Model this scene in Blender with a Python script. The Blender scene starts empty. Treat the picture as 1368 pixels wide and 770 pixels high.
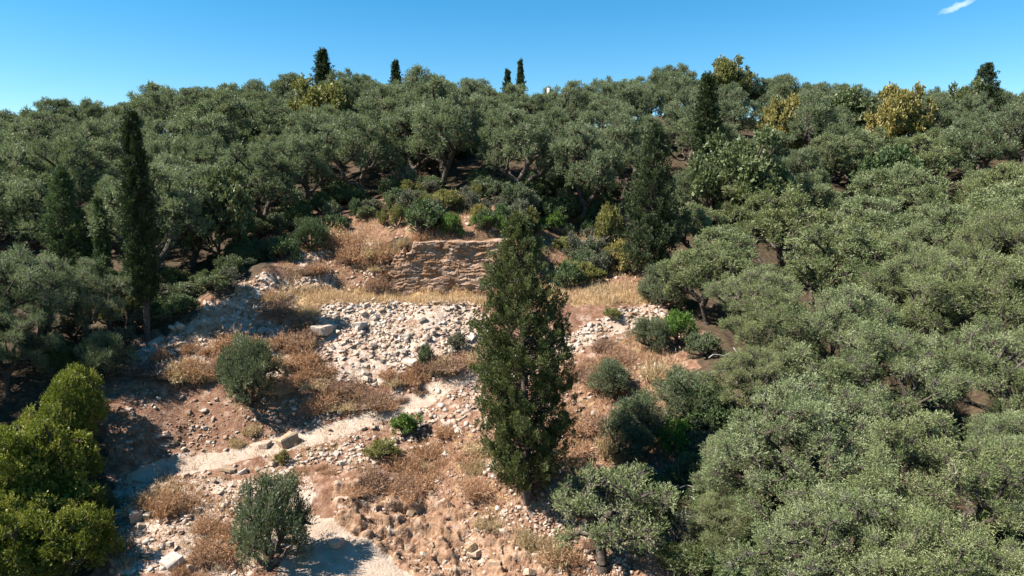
import bpy, bmesh, math, random
import numpy as np
from mathutils import Vector

# ------------------------------------------------------------------ camera, sky, sun, exposure
sc = bpy.context.scene
COL = sc.collection
CAMZ = 18.0
PITCH = math.radians(8.0)
F = 912.0                       # focal length in photograph pixels (1368 wide)
cam_data = bpy.data.cameras.new("camera")
cam_data.sensor_width = 36.0
cam_data.lens = 24.0
cam_data.clip_start = 0.1
cam_data.clip_end = 5000.0
cam = bpy.data.objects.new("camera", cam_data)
cam.location = (0, 0, CAMZ)
cam.rotation_euler = (math.radians(90) - PITCH, 0, 0)
COL.objects.link(cam)
sc.camera = cam

SUN_EL = math.radians(48)
SUN_TO = Vector((-0.98, -0.20, 0)).normalized() * math.cos(SUN_EL) + Vector((0, 0, math.sin(SUN_EL)))
SUN_ROT = math.atan2(SUN_TO.x, SUN_TO.y)

world = bpy.data.worlds.new("World")
sc.world = world
world.use_nodes = True
wn, wl = world.node_tree.nodes, world.node_tree.links
wn.clear()
wout = wn.new("ShaderNodeOutputWorld")
bg = wn.new("ShaderNodeBackground")
sky = wn.new("ShaderNodeTexSky")
sky.sky_type = 'NISHITA'
sky.sun_disc = False
sky.sun_elevation = SUN_EL
sky.sun_rotation = SUN_ROT
sky.altitude = 300
sky.air_density = 1.0
sky.dust_density = 0.0
sky.ozone_density = 3.0
bg.inputs["Strength"].default_value = 0.062
# one thin wisp of cirrus high in the sky
geo = wn.new("ShaderNodeTexCoord")
def cam_dir(u, v):
    dx, dy = (u - 684) / F, -(v - 385) / F
    return Vector((dx, math.cos(PITCH) + dy * math.sin(PITCH), -math.sin(PITCH) + dy * math.cos(PITCH))).normalized()
w0, w1 = cam_dir(1262, 16), cam_dir(1298, 0)
axis = (w1 - w0).normalized()
mid = (w0 + w1) / 2
side = axis.cross(mid).normalized()
def vdot(vec, label):
    n = wn.new("ShaderNodeVectorMath"); n.operation = 'DOT_PRODUCT'
    n.inputs[1].default_value = vec
    return n
sub = wn.new("ShaderNodeVectorMath"); sub.operation = 'SUBTRACT'
sub.inputs[1].default_value = mid
wl.new(geo.outputs["Generated"], sub.inputs[0])
dn = wn.new("ShaderNodeTexNoise"); dn.inputs["Scale"].default_value = 90; dn.inputs["Detail"].default_value = 5
wl.new(geo.outputs["Generated"], dn.inputs["Vector"])
da, ds = vdot(axis, "a"), vdot(side, "s")
wl.new(sub.outputs[0], da.inputs[0]); wl.new(sub.outputs[0], ds.inputs[0])
def wmath(op, a, b):
    n = wn.new("ShaderNodeMath"); n.operation = op
    for i, s in enumerate((a, b)):
        if s is None: continue
        if isinstance(s, (int, float)): n.inputs[i].default_value = s
        else: wl.new(s, n.inputs[i])
    return n.outputs[0]
wob = wmath('MULTIPLY', wmath('SUBTRACT', dn.outputs["Fac"], 0.5), 0.012)
sd = wmath('DIVIDE', wmath('ADD', ds.outputs["Value"], wob), 0.0038)
ad = wmath('DIVIDE', da.outputs["Value"], 0.022)
r2 = wmath('ADD', wmath('MULTIPLY', sd, sd), wmath('MULTIPLY', ad, ad))
msk = wmath('MULTIPLY', wmath('MAXIMUM', wmath('SUBTRACT', 1.0, r2), 0.0), wmath('MULTIPLY', dn.outputs["Fac"], 0.9))
cl = wn.new("ShaderNodeMix"); cl.data_type = 'RGBA'
hsv = wn.new("ShaderNodeHueSaturation")
hsv.inputs["Saturation"].default_value = 1.40
hsv.inputs["Hue"].default_value = 0.49
wl.new(sky.outputs[0], hsv.inputs["Color"])
wl.new(hsv.outputs[0], cl.inputs["A"])
cl.inputs["B"].default_value = (7.5, 8.2, 9.0, 1)
wl.new(msk, cl.inputs["Factor"])
wl.new(cl.outputs["Result"], bg.inputs["Color"])
wl.new(bg.outputs[0], wout.inputs["Surface"])

sun_data = bpy.data.lights.new("sun", 'SUN')
sun_data.energy = 5.0
sun_data.angle = math.radians(0.53)
sun_data.color = (1.0, 0.94, 0.86)
sun = bpy.data.objects.new("sun", sun_data)
sun.rotation_euler = SUN_TO.to_track_quat('Z', 'Y').to_euler()
sun.location = (-60, 20, 60)
COL.objects.link(sun)

vs = sc.view_settings
vs.view_transform = 'Standard'
vs.look = 'None'
vs.exposure = 1.5
vs.gamma = 1.0
vs.use_curve_mapping = False
sc.cycles.use_denoising = True
sc.cycles.max_bounces = 8
sc.cycles.diffuse_bounces = 5
sc.cycles.glossy_bounces = 2
sc.cycles.transmission_bounces = 4
sc.cycles.transparent_max_bounces = 4

# ------------------------------------------------------------------ helpers: pixel <-> place
CP, SP = math.cos(PITCH), math.sin(PITCH)
def at_depth(u, v, Y):
    dx, dy = (u - 684) / F, -(v - 385) / F
    k = Y / (CP + dy * SP)
    return np.array((dx * k, Y, CAMZ + (-SP + dy * CP) * k))
def project(x, y, z):
    zz = z - CAMZ
    f = y * CP - zz * SP
    up = y * SP + zz * CP
    f = np.maximum(f, 0.1)
    return 684 + F * x / f, 385 - F * up / f

def hash2(ix, iy, s):
    n = (ix.astype(np.int64) * 374761393 + iy.astype(np.int64) * 668265263 + s * 974711) & 0x7fffffff
    n = ((n ^ (n >> 13)) * 1274126177) & 0x7fffffff
    return ((n ^ (n >> 16)) & 0xffff) / 65535.0
def vnoise(x, y, s=0):
    x = np.asarray(x, float); y = np.asarray(y, float)
    ix, iy = np.floor(x), np.floor(y)
    fx, fy = x - ix, y - iy
    fx = fx * fx * (3 - 2 * fx); fy = fy * fy * (3 - 2 * fy)
    a, b = hash2(ix, iy, s), hash2(ix + 1, iy, s)
    c, d = hash2(ix, iy + 1, s), hash2(ix + 1, iy + 1, s)
    return (a * (1 - fx) + b * fx) * (1 - fy) + (c * (1 - fx) + d * fx) * fy
def fbm(x, y, s=0, o=4):
    t, a, n = 0, 1, 0
    for k in range(o):
        t = t + a * vnoise(x * 2 ** k, y * 2 ** k, s + k * 17); n += a; a *= .5
    return t / n

# ------------------------------------------------------------------ terrain: heights through known ground points
SKYLINE = [(-300, 165), (0, 150), (100, 140), (150, 150), (180, 130), (250, 117), (330, 108), (400, 106), (480, 98), (520, 101),
           (600, 106), (660, 112), (720, 114), (800, 106), (860, 100), (900, 82), (940, 84), (1000, 95), (1050, 104),
           (1100, 112), (1150, 115), (1230, 118), (1300, 121), (1368, 118), (1660, 118)]
def skyline(u): return np.interp(u, [p[0] for p in SKYLINE], [p[1] for p in SKYLINE])
CTRL = [
 # terrace and its edge, foot and top of the rock face
 (420,405,52),(470,405,52),(520,404,52),(580,404,52),(640,404,52),(700,403,52),(740,402,52),(800,402,52.5),
 (450,389,57.6),(500,389,58.2),(540,389,58.6),(600,389,58.6),(650,389,58.6),(690,387,58.6),(760,385,58),
 (520,332,60.2),(560,324,60.2),(600,323,60.2),(640,323,60.2),(680,326,60.2),
 (440,352,60),(470,325,62.5),(430,320,63),(500,322,62),(415,360,57.5),
 (720,345,62),(760,345,63),(800,362,61.5),(830,345,64),(750,305,70),(850,385,56.5),(862,412,53),
 (600,292,64.5),(560,272,68.5),(690,272,69),(480,300,65),(640,255,74),(760,262,76),
 # left rubble mound
 (352,355,53.2),(300,379,50.2),(240,435,48),(330,385,52),(380,385,53),(345,430,49),(300,430,48.2),(400,430,50),
 # slope between the terrace and the track
 (450,440,49.5),(520,440,49.5),(600,440,49.5),(450,490,46),(520,490,46),(590,480,46.5),(640,470,47.5),
 (380,500,45),(300,500,44.6),(240,490,45),(330,535,42.9),(420,535,43.6),(250,545,42.2),
 # track
 (200,622,38),(300,606,39.4),(420,578,41.4),(500,553,43),(560,530,44.2),(640,500,46),(700,480,47.2),(760,460,48.6),(870,420,52),
 (330,588,40.8),(250,590,40.3),(420,566,42.2),
 # below the track
 (560,585,41),(620,560,41.5),(560,630,38.2),(480,635,36.6),(420,630,37.6),(600,660,35.8),(650,690,34),
 (480,700,34.4),(430,690,34.6),(400,655,36.2),(430,760,31.2),(540,772,31.2),(520,660,35.8),(560,692,34.8),(560,752,32.7),
 (610,715,33.8),(620,778,31.4),(680,735,32.4),(700,790,30.4),(500,730,33),
 (705,662,33.5),(660,640,35),(760,640,35.5),(800,700,32.5),(850,770,30),(900,640,36),(820,560,40),(830,500,43.5),(900,480,44.5),
 (760,560,40.5),(850,445,49.2),(920,560,38.5),(940,455,47),(770,500,44.5),(880,720,31.6),
 (240,660,36),(200,700,33.4),(160,770,30.2),(300,700,33.8),(300,765,31),(360,760,31.2),(330,650,36.6),
 # left
 (60,500,42),(30,560,38.5),(0,640,34),(160,540,40.5),(180,585,38.8),(250,570,40.9),(100,622,36.8),(80,720,33),(75,830,29),
 (100,450,47),(200,456,47),(150,400,54),(280,370,58),(330,332,64),(250,300,72),(100,330,66),(0,420,50),(0,300,75),(-250,330,70),
 (-250,480,42),(-300,640,30),(200,250,88),(0,250,88),(-300,260,88),(400,258,78),(500,262,76),(380,300,68),
 # right
 (990,490,39),(1300,650,30),(1368,520,38),(1200,880,22),(960,765,28),(1100,545,42),(1300,430,50),(1300,345,62),(1100,385,60),
 (1000,650,33),(1100,730,28.5),(1340,228,85),(1100,245,84),(950,320,68),(880,315,70),(1500,450,45),(1600,640,30),(1600,240,80),(1600,820,20),
 (960,405,54),(1010,450,48),(1210,290,74),(1200,470,48),(1180,600,36),
 # in front, outside the frame
 (684,930,24),(300,930,24),(0,1000,20),(1368,1050,17),(684,1500,13),(0,1500,13),(1368,1500,11),
]
pts = [at_depth(*c) for c in CTRL]
for u in range(-300, 1700, 100):
    pts.append(at_depth(u, skyline(u) + 66, 108))
    q = at_depth(u, skyline(u) + 66, 108)
    pts.append(np.array((q[0] * 1.15, 126, q[2] - 1.5)))
    pts.append(np.array((q[0] * 1.4, 160, q[2] - 9)))
for x in (-500, -250, 0, 250, 500):
    pts.append(np.array((x, 420, -20.)));  pts.append(np.array((x, -60, -4.)))
for y in (20, 120, 250): 
    pts.append(np.array((-500, y, -6.))); pts.append(np.array((500, y, 8.)))
pts = np.array(pts)
EPS = 0.6
def _phi(r2): return np.sqrt(r2 + EPS * EPS)
def _fit():
    X = pts[:, :2]; n = len(X)
    A = _phi(((X[:, None] - X[None]) ** 2).sum(2)) + np.eye(n) * -0.15
    Pm = np.c_[np.ones(n), X]
    M = np.zeros((n + 3, n + 3)); M[:n, :n] = A; M[:n, n:] = Pm; M[n:, :n] = Pm.T
    return np.linalg.solve(M, np.r_[pts[:, 2], 0, 0, 0])
_w = _fit()
def h_base(x, y):
    x = np.atleast_1d(np.asarray(x, float)).ravel(); y = np.atleast_1d(np.asarray(y, float)).ravel()
    out = np.empty(len(x))
    for i in range(0, len(x), 20000):
        xx, yy = x[i:i+20000], y[i:i+20000]
        r2 = (xx[:, None] - pts[None, :, 0]) ** 2 + (yy[:, None] - pts[None, :, 1]) ** 2
        out[i:i+20000] = _phi(r2) @ _w[:-3] + _w[-3] + _w[-2] * xx + _w[-1] * yy
    return out

def inpoly(u, v, poly):
    u = np.asarray(u); v = np.asarray(v)
    r = np.zeros(u.shape, bool)
    n = len(poly); j = n - 1
    for i in range(n):
        xi, yi = poly[i]; xj, yj = poly[j]
        c = ((yi > v) != (yj > v)) & (u < (xj - xi) * (v - yi) / (yj - yi + 1e-9) + xi)
        r ^= c; j = i
    return r
# zones of the clearing, outlined on the photograph and laid on the ground
Z_SCREE = [(430,402),(640,403),(660,455),(600,478),(545,500),(490,520),(455,510),(420,470),(410,430)]
Z_MOUND = [(352,358),(400,385),(400,420),(390,500),(300,500),(200,500),(190,470),(240,432)]
Z_TERRACE = [(370,386),(870,384),(870,407),(395,407)]
Z_TRACK = [(170,640),(200,610),(320,594),(450,556),(560,508),(640,470),(760,440),(860,405),(895,415),(880,440),(770,475),(660,530),(600,575),(530,600),(470,630),(410,625),(300,640)]
Z_PATH = [(165,645),(200,620),(300,601),(420,573),(500,547),(560,520),(640,488),(700,468),(700,484),(640,508),(575,541),(510,565),(430,592),(310,620),(200,645)]
Z_REDBANK = [(130,500),(250,530),(330,530),(480,530),(440,565),(330,592),(200,608),(150,600)]
Z_LOWER = [(150,640),(300,640),(420,630),(400,700),(330,770),(150,770)]
Z_ROAD = [(395,690),(440,690),(520,735),(600,800),(380,800),(380,740)]
Z_BANK = [(440,640),(520,645),(600,670),(700,705),(760,770),(760,810),(600,810),(520,745),(450,695)]
Z_SCRUB = [(470,630),(600,575),(700,540),(760,470),(870,440),(900,480),(900,640),(820,640),(720,690),(650,700),(560,670)]
Z_UPPER = [(330,300),(520,260),(760,245),(860,300),(880,400),(720,385),(670,320),(520,320),(480,385),(400,385)]
Z_ALL = [(130,480),(260,420),(360,350),(900,400),(960,560),(960,830),(100,830),(140,640)]
CLEARING = [Z_SCREE, Z_MOUND, Z_TERRACE, Z_TRACK, Z_REDBANK, Z_LOWER, Z_ROAD, Z_BANK, Z_SCRUB]
def zone(x, y, z, poly, wob=9):
    u, v = project(x, y, z)
    u = u + (fbm(x * .7, y * .7, 3) - .5) * wob * 4; v = v + (fbm(x * .7, y * .7, 8) - .5) * wob * 2.0
    return inpoly(u, v, poly)

def height(x, y):
    x = np.atleast_1d(np.asarray(x, float)).ravel(); y = np.atleast_1d(np.asarray(y, float)).ravel()
    b = h_base(x, y)
    u, v = project(x, y, b)
    rough = np.full(len(x), 0.55)
    for P, a in ((Z_SCREE, .9), (Z_MOUND, .9), (Z_TERRACE, .12), (Z_TRACK, .45), (Z_PATH, .12), (Z_ROAD, .08), (Z_BANK, 1.5), (Z_LOWER, .5)):
        rough[inpoly(u, v, P)] = a
    d = (fbm(x * .35, y * .35, 1, 3) - .5) * .9 * np.minimum(rough, 1) + (fbm(x * 1.6, y * 1.6, 5, 3) - .5) * .5 * rough
    far = np.clip((y - 62) / 10, 0, 1)
    d = d * (1 - far) + (fbm(x * .2, y * .2, 2, 3) - .5) * 1.4 * far
    kb = inpoly(u, v, Z_BANK)
    d = d + np.where(kb, .13 * np.sin(2 * np.pi * (b + x * .12 + (fbm(x * .6, y * .6, 4, 2) - .5) * .8) / .5), 0)
    kf = (x > -11.6) & (x < 1.6) & (y > 57.2) & (y < 60.3)
    cap = CAMZ - 8.45 + np.maximum(0, y - 58.9) * 2.6
    return np.where(kf, np.minimum(b + d, cap), b + d)
def H1(x, y): return float(height(x, y)[0])
def hit(u, v, y0=17., y1=140.):
    Y = np.linspace(y0, y1, 700)
    dx, dy = (u - 684) / F, -(v - 385) / F
    k = Y / (CP + dy * SP)
    x, z = dx * k, CAMZ + (-SP + dy * CP) * k
    below = np.nonzero(z <= height(x, Y))[0]
    i = below[0] if len(below) else len(Y) - 1
    i0 = max(i - 1, 0)
    Y = np.linspace(Y[i0], Y[i], 12)
    k = Y / (CP + dy * SP); x, z = dx * k, CAMZ + (-SP + dy * CP) * k
    b = np.nonzero(z <= height(x, Y))[0]
    j = b[0] if len(b) else 11
    return np.array((x[j], Y[j], H1(x[j], Y[j])))
def ground_at(u, Y):
    """point of the ground under the sight line column u at depth Y"""
    z = CAMZ - 8
    for _ in range(5):
        f = Y * CP - (z - CAMZ) * SP
        x = (u - 684) / F * f
        z = H1(x, Y)
    return np.array((x, Y, z))

# ------------------------------------------------------------------ materials
def new_mat(name):
    m = bpy.data.materials.new(name); m.use_nodes = True
    nt = m.node_tree; nt.nodes.clear()
    return m, nt.nodes, nt.links
def mixrgb(n, l, fac, a, b, mode='MIX'):
    k = n.new("ShaderNodeMix"); k.data_type = 'RGBA'; k.blend_type = mode
    for s, val in (("Factor", fac), ("A", a), ("B", b)):
        if hasattr(val, "is_linked") or hasattr(val, "links"): l.new(val, k.inputs[s])
        elif s == "Factor": k.inputs[s].default_value = val
        else: k.inputs[s].default_value = (*val, 1)
    return k.outputs["Result"]
def attr(n, name, out="Fac"):
    a = n.new("ShaderNodeAttribute"); a.attribute_name = name
    return a.outputs[out]
def ramp(n, l, fac, stops):
    r = n.new("ShaderNodeValToRGB")
    while len(r.color_ramp.elements) < len(stops): r.color_ramp.elements.new(0.5)
    for e, (p, c) in zip(r.color_ramp.elements, stops):
        e.position = p; e.color = (*c, 1)
    l.new(fac, r.inputs[0])
    return r.outputs[0]
def leaf_mat(name, dark, mid_, light, trans=0.25, rough=0.5, vary=0.35, hue=(1.0, .95, .8)):
    m, n, l = new_mat(name)
    out = n.new("ShaderNodeOutputMaterial")
    c = ramp(n, l, attr(n, "tint"), [(0.0, dark), (0.5, mid_), (1.0, light)])
    oi = n.new("ShaderNodeObjectInfo")
    c2 = mixrgb(n, l, vary, c, hue, 'MULTIPLY')
    c = mixrgb(n, l, oi.outputs["Random"], c, c2)
    p = n.new("ShaderNodeBsdfPrincipled")
    p.inputs["Roughness"].default_value = rough
    p.inputs["Specular IOR Level"].default_value = 0.35
    l.new(c, p.inputs["Base Color"])
    t = n.new("ShaderNodeBsdfTranslucent")
    tc = mixrgb(n, l, 0.5, c, (1.0, 1.0, .45), 'MULTIPLY')
    l.new(tc, t.inputs["Color"])
    mx = n.new("ShaderNodeMixShader"); mx.inputs[0].default_value = trans
    l.new(p.outputs[0], mx.inputs[1]); l.new(t.outputs[0], mx.inputs[2])
    l.new(mx.outputs[0], out.inputs[0])
    return m
def solid_mat(name, stops, scale=6, rough=.9, bump=.4, detail=6, useobj=True, vary=(.6, .55, .5)):
    m, n, l = new_mat(name)
    out = n.new("ShaderNodeOutputMaterial")
    tc = n.new("ShaderNodeTexCoord")
    nz = n.new("ShaderNodeTexNoise"); nz.inputs["Scale"].default_value = scale; nz.inputs["Detail"].default_value = detail
    l.new(tc.outputs["Object"], nz.inputs["Vector"])
    c = ramp(n, l, nz.outputs["Fac"], stops)
    oi = n.new("ShaderNodeObjectInfo")
    c2 = mixrgb(n, l, 1.0, c, vary, 'MULTIPLY')
    c = mixrgb(n, l, oi.outputs["Random"], c, c2)
    p = n.new("ShaderNodeBsdfPrincipled"); p.inputs["Roughness"].default_value = rough
    p.inputs["Specular IOR Level"].default_value = 0.2
    l.new(c, p.inputs["Base Color"])
    b = n.new("ShaderNodeBump"); b.inputs["Strength"].default_value = bump; b.inputs["Distance"].default_value = .05
    l.new(nz.outputs["Fac"], b.inputs["Height"]); l.new(b.outputs[0], p.inputs["Normal"])
    l.new(p.outputs[0], out.inputs[0])
    return m
M = {}
M['olive'] = leaf_mat('olive_leaf', (.068, .094, .033), (.164, .200, .086), (.36, .385, .225), .26, .50, .7, (.96, .90, .70))
M['olive_far'] = leaf_mat('olive_leaf_upper', (.072, .100, .044), (.160, .196, .102), (.32, .35, .225), .38, .48, .8, (.74, .78, .66))
M['bush_olive'] = leaf_mat('olive_bush_leaf', (.050, .070, .030), (.105, .132, .064), (.22, .24, .14), .25, .5, .4, (1, .95, .8))
M['cypress'] = leaf_mat('cypress_leaf', (.032, .044, .014), (.084, .104, .034), (.18, .195, .072), .28, .65, .35, (1, .95, .75))
M['cypress_dark'] = leaf_mat('dark_cypress_leaf', (.018, .030, .012), (.042, .062, .022), (.095, .12, .042), .15, .65, .3, (1, .95, .8))
M['cypress_light'] = leaf_mat('young_cypress_leaf', (.035, .065, .024), (.075, .115, .042), (.15, .19, .075), .2, .6, .3, (1, .95, .8))
M['laurel'] = leaf_mat('laurel_leaf', (.052, .080, .012), (.145, .185, .028), (.36, .35, .085), .36, .45, .6, (1.0, .86, .7))
M['green'] = leaf_mat('green_leaf', (.04, .085, .015), (.09, .17, .03), (.19, .29, .06), .35, .4, .35, (1, .85, .7))
M['yellowgreen'] = leaf_mat('yellow_green_leaf', (.085, .10, .028), (.175, .18, .055), (.30, .285, .105), .35, .5, .35, (1, .85, .6))
M['golden'] = leaf_mat('golden_leaf', (.12, .115, .032), (.25, .215, .065), (.40, .345, .13), .3, .5, .2, (1, .85, .6))
M['greyshrub'] = leaf_mat('grey_shrub_leaf', (.06, .07, .045), (.12, .13, .085), (.22, .225, .155), .2, .5, .5, (1, .85, .65))
M['russet'] = leaf_mat('dry_russet_twig', (.215, .115, .062), (.40, .235, .140), (.57, .385, .255), .3, .85, .5, (.90, .84, .78))
M['tan'] = leaf_mat('dry_tan_twig', (0.235, 0.160, 0.084), (0.403, 0.302, 0.176), (0.554, 0.445, 0.286), .3, .8, .4, (.95, .85, .7))
M['straw'] = leaf_mat('straw_blade', (.34, .215, .115), (.52, .365, .215), (.66, .52, .345), .3, .7, .1)
M['rust_grey'] = leaf_mat('dry_grey_russet_twig', (.15, .085, .055), (.28, .175, .12), (.42, .30, .22), .3, .85, .5, (.90, .84, .78))
M['greybrush'] = leaf_mat('dead_grey_twig', (.09, .068, .05), (.17, .135, .105), (.30, .25, .21), .05, .8, .4, (.9, .85, .8))
M['bark'] = solid_mat('olive_bark', [(.3, (.045, .036, .03)), (.55, (.10, .082, .068)), (.75, (.19, .165, .145))], 5, .95, .8)
M['greywood'] = solid_mat('bleached_wood', [(.3, (.20, .17, .145)), (.7, (.40, .36, .32))], 5, .9, .4)
M['twig'] = solid_mat('olive_twig', [(.3, (.10, .082, .075)), (.7, (.20, .172, .16))], 2, .95, .0)
M['cbark'] = solid_mat('cypress_bark', [(.3, (.05, .038, .03)), (.7, (.15, .115, .095))], 8, .95, .8)
M['stone'] = solid_mat('pale_limestone', [(.25, (0.258, 0.194, 0.144)), (.45, (0.410, 0.346, 0.285)), (.7, (0.517, 0.467, 0.410))], 4.5, .9, .6, 8, True, (.72, .62, .53))
M['tanstone'] = solid_mat('tan_limestone', [(.25, (.20, .135, .085)), (.5, (.33, .25, .175)), (.75, (.42, .345, .26))], 4, .95, .7, 8, True, (.8, .7, .6))
M['facestone'] = solid_mat('layered_limestone', [(.25, (.26, .14, .07)), (.42, (.42, .32, .24)), (.58, (.54, .48, .42)), (.8, (.64, .60, .56))], 2.6, .9, .8, 9, True, (.72, .60, .48))
M['muted'] = leaf_mat('muted_green_leaf', (.055, .078, .030), (.115, .145, .060), (.22, .245, .12), .3, .45, .3, (1, .9, .75))
M['white'] = solid_mat('white_render', [(.3, (.74, .73, .70)), (.7, (.82, .81, .79))], 3, .8, .1)
M['tile'] = solid_mat('clay_tile', [(.3, (.30, .13, .08)), (.7, (.42, .22, .14))], 6, .9, .5)
M['glass'] = solid_mat('window_glass', [(.3, (.03, .04, .05)), (.7, (.05, .06, .07))], 1, .1, 0)

# rubble that is not picked apart: colour per piece
m, n, l = new_mat('rubble_stone'); M['rubble'] = m
out = n.new("ShaderNodeOutputMaterial")
c = ramp(n, l, attr(n, "tint"), [(0, (0.182, 0.103, 0.061)), (.22, (0.304, 0.209, 0.148)), (.5, (0.395, 0.315, 0.251)), (.8, (0.471, 0.407, 0.346)), (1, (0.532, 0.486, 0.437))])
tc = n.new("ShaderNodeTexCoord"); nz = n.new("ShaderNodeTexNoise"); nz.inputs["Scale"].default_value = 9; nz.inputs["Detail"].default_value = 6
l.new(tc.outputs["Object"], nz.inputs["Vector"])
c = mixrgb(n, l, .6, c, ramp(n, l, nz.outputs["Fac"], [(.3, (.55, .48, .42)), (.7, (1.1, 1.08, 1.05))]), 'MULTIPLY')
p = n.new("ShaderNodeBsdfPrincipled"); p.inputs["Roughness"].default_value = .92; p.inputs["Specular IOR Level"].default_value = .2
l.new(c, p.inputs["Base Color"]); l.new(p.outputs[0], out.inputs[0])

# hillside: soil, rock chips, straw and litter weighted by what lies where
m, n, l = new_mat('hillside_ground'); M['ground'] = m
out = n.new("ShaderNodeOutputMaterial")
tc = n.new("ShaderNodeTexCoord")
def noise(scale, detail=6, rough=.6):
    k = n.new("ShaderNodeTexNoise"); k.inputs["Scale"].default_value = scale; k.inputs["Detail"].default_value = detail; k.inputs["Roughness"].default_value = rough
    l.new(tc.outputs["Object"], k.inputs["Vector"]); return k.outputs["Fac"]
def voro(scale):
    k = n.new("ShaderNodeTexVoronoi"); k.inputs["Scale"].default_value = scale
    l.new(tc.outputs["Object"], k.inputs["Vector"]); return k
v1, v2 = voro(7), voro(16)
chipc = ramp(n, l, v1.outputs["Color"], [(0, (0.205, 0.125, 0.080)), (.3, (0.334, 0.243, 0.179)), (.6, (0.426, 0.350, 0.281)), (1, (0.502, 0.441, 0.380))])
chipc2 = ramp(n, l, v2.outputs["Color"], [(0, (0.243, 0.152, 0.103)), (.4, (0.357, 0.270, 0.201)), (1, (0.471, 0.403, 0.334))])
chip = mixrgb(n, l, .5, chipc, chipc2)
soil = ramp(n, l, noise(2.2), [(.3, (0.099, 0.047, 0.027)), (.5, (0.175, 0.095, 0.059)), (.7, (0.258, 0.163, 0.110))])
straw = ramp(n, l, noise(5), [(.3, (0.198, 0.118, 0.053)), (.5, (0.319, 0.209, 0.099)), (.7, (0.418, 0.304, 0.167))])
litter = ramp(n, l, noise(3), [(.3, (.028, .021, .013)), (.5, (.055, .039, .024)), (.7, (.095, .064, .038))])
dust = ramp(n, l, noise(1.5), [(.3, (.27, .195, .14)), (.6, (.36, .285, .22)), (.8, (.43, .355, .29))])
zr = n.new("ShaderNodeAttribute"); zr.attribute_name = "zone_a"
sep = n.new("ShaderNodeSeparateColor"); l.new(zr.outputs["Color"], sep.inputs[0])
zr2 = n.new("ShaderNodeAttribute"); zr2.attribute_name = "zone_b"
sep2 = n.new("ShaderNodeSeparateColor"); l.new(zr2.outputs["Color"], sep2.inputs[0])
def sharpen(w, scale):
    a = n.new("ShaderNodeMath"); a.operation = 'ADD'; l.new(w, a.inputs[0])
    s = n.new("ShaderNodeMath"); s.operation = 'MULTIPLY_ADD'; l.new(noise(scale, 5), s.inputs[0]); s.inputs[1].default_value = 1.6; s.inputs[2].default_value = -.8
    l.new(s.outputs[0], a.inputs[1])
    r = n.new("ShaderNodeMapRange"); r.interpolation_type = 'SMOOTHSTEP'; r.inputs[1].default_value = .3; r.inputs[2].default_value = .7
    l.new(a.outputs[0], r.inputs[0]); return r.outputs[0]
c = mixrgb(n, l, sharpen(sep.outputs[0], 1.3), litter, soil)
c = mixrgb(n, l, sharpen(sep.outputs[1], 1.8), c, straw)
c = mixrgb(n, l, sharpen(sep.outputs[2], 1.1), c, chip)
c = mixrgb(n, l, sharpen(sep2.outputs[0], 1.0), c, dust)
ochre = ramp(n, l, noise(2.6), [(.3, (.13, .068, .038)), (.5, (.225, .135, .082)), (.7, (.32, .22, .15))])
c = mixrgb(n, l, sharpen(sep2.outputs[1], 1.2), c, ochre)
p = n.new("ShaderNodeBsdfPrincipled"); p.inputs["Roughness"].default_value = .95; p.inputs["Specular IOR Level"].default_value = .15
l.new(c, p.inputs["Base Color"])
bp = n.new("ShaderNodeBump"); bp.inputs["Strength"].default_value = .8; bp.inputs["Distance"].default_value = .035
hh = n.new("ShaderNodeMath"); hh.operation = 'ADD'; l.new(v1.outputs["Distance"], hh.inputs[0]); l.new(noise(12), hh.inputs[1])
l.new(hh.outputs[0], bp.inputs["Height"]); l.new(bp.outputs[0], p.inputs["Normal"])
l.new(p.outputs[0], out.inputs[0])

# ------------------------------------------------------------------ mesh builders
def raw_mesh(name, verts, faces_flat, per, mats, tint=None, smooth=False):
    me = bpy.data.meshes.new(name)
    verts = np.ascontiguousarray(verts, dtype=np.float32); nf = len(faces_flat) // per
    me.vertices.add(len(verts)); me.vertices.foreach_set("co", verts.ravel())
    me.loops.add(len(faces_flat)); me.loops.foreach_set("vertex_index", np.asarray(faces_flat, np.int32))
    me.polygons.add(nf)
    me.polygons.foreach_set("loop_start", np.arange(nf, dtype=np.int32) * per)
    me.polygons.foreach_set("loop_total", np.full(nf, per, np.int32))
    if smooth: me.polygons.foreach_set("use_smooth", np.ones(nf, bool))
    me.update(calc_edges=True)
    if tint is not None:
        a = me.attributes.new("tint", 'FLOAT', 'FACE'); a.data.foreach_set("value", np.asarray(tint, np.float32))
    for mt in (mats if isinstance(mats, (list, tuple)) else [mats]): me.materials.append(mt)
    return me
def unit(a): return a / np.maximum(np.linalg.norm(a, axis=-1, keepdims=True), 1e-9)
def leaf_mesh(name, P, D, L, W, tint, mat, rng, flat=0.0):
    """one four-cornered leaf for each base point P and direction D"""
    nL = len(P)
    r = rng.normal(size=(nL, 3)); r[:, 2] *= (1 - flat)
    S = unit(np.cross(D, r))
    L = np.broadcast_to(L, nL)[:, None]; W = np.broadcast_to(W, nL)[:, None]
    Mi = P + D * L * .5
    V = np.stack([P, Mi + S * W * .5, P + D * L, Mi - S * W * .5], 1).reshape(-1, 3)
    return raw_mesh(name, V, np.arange(nL * 4), 4, mat, tint)
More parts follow.
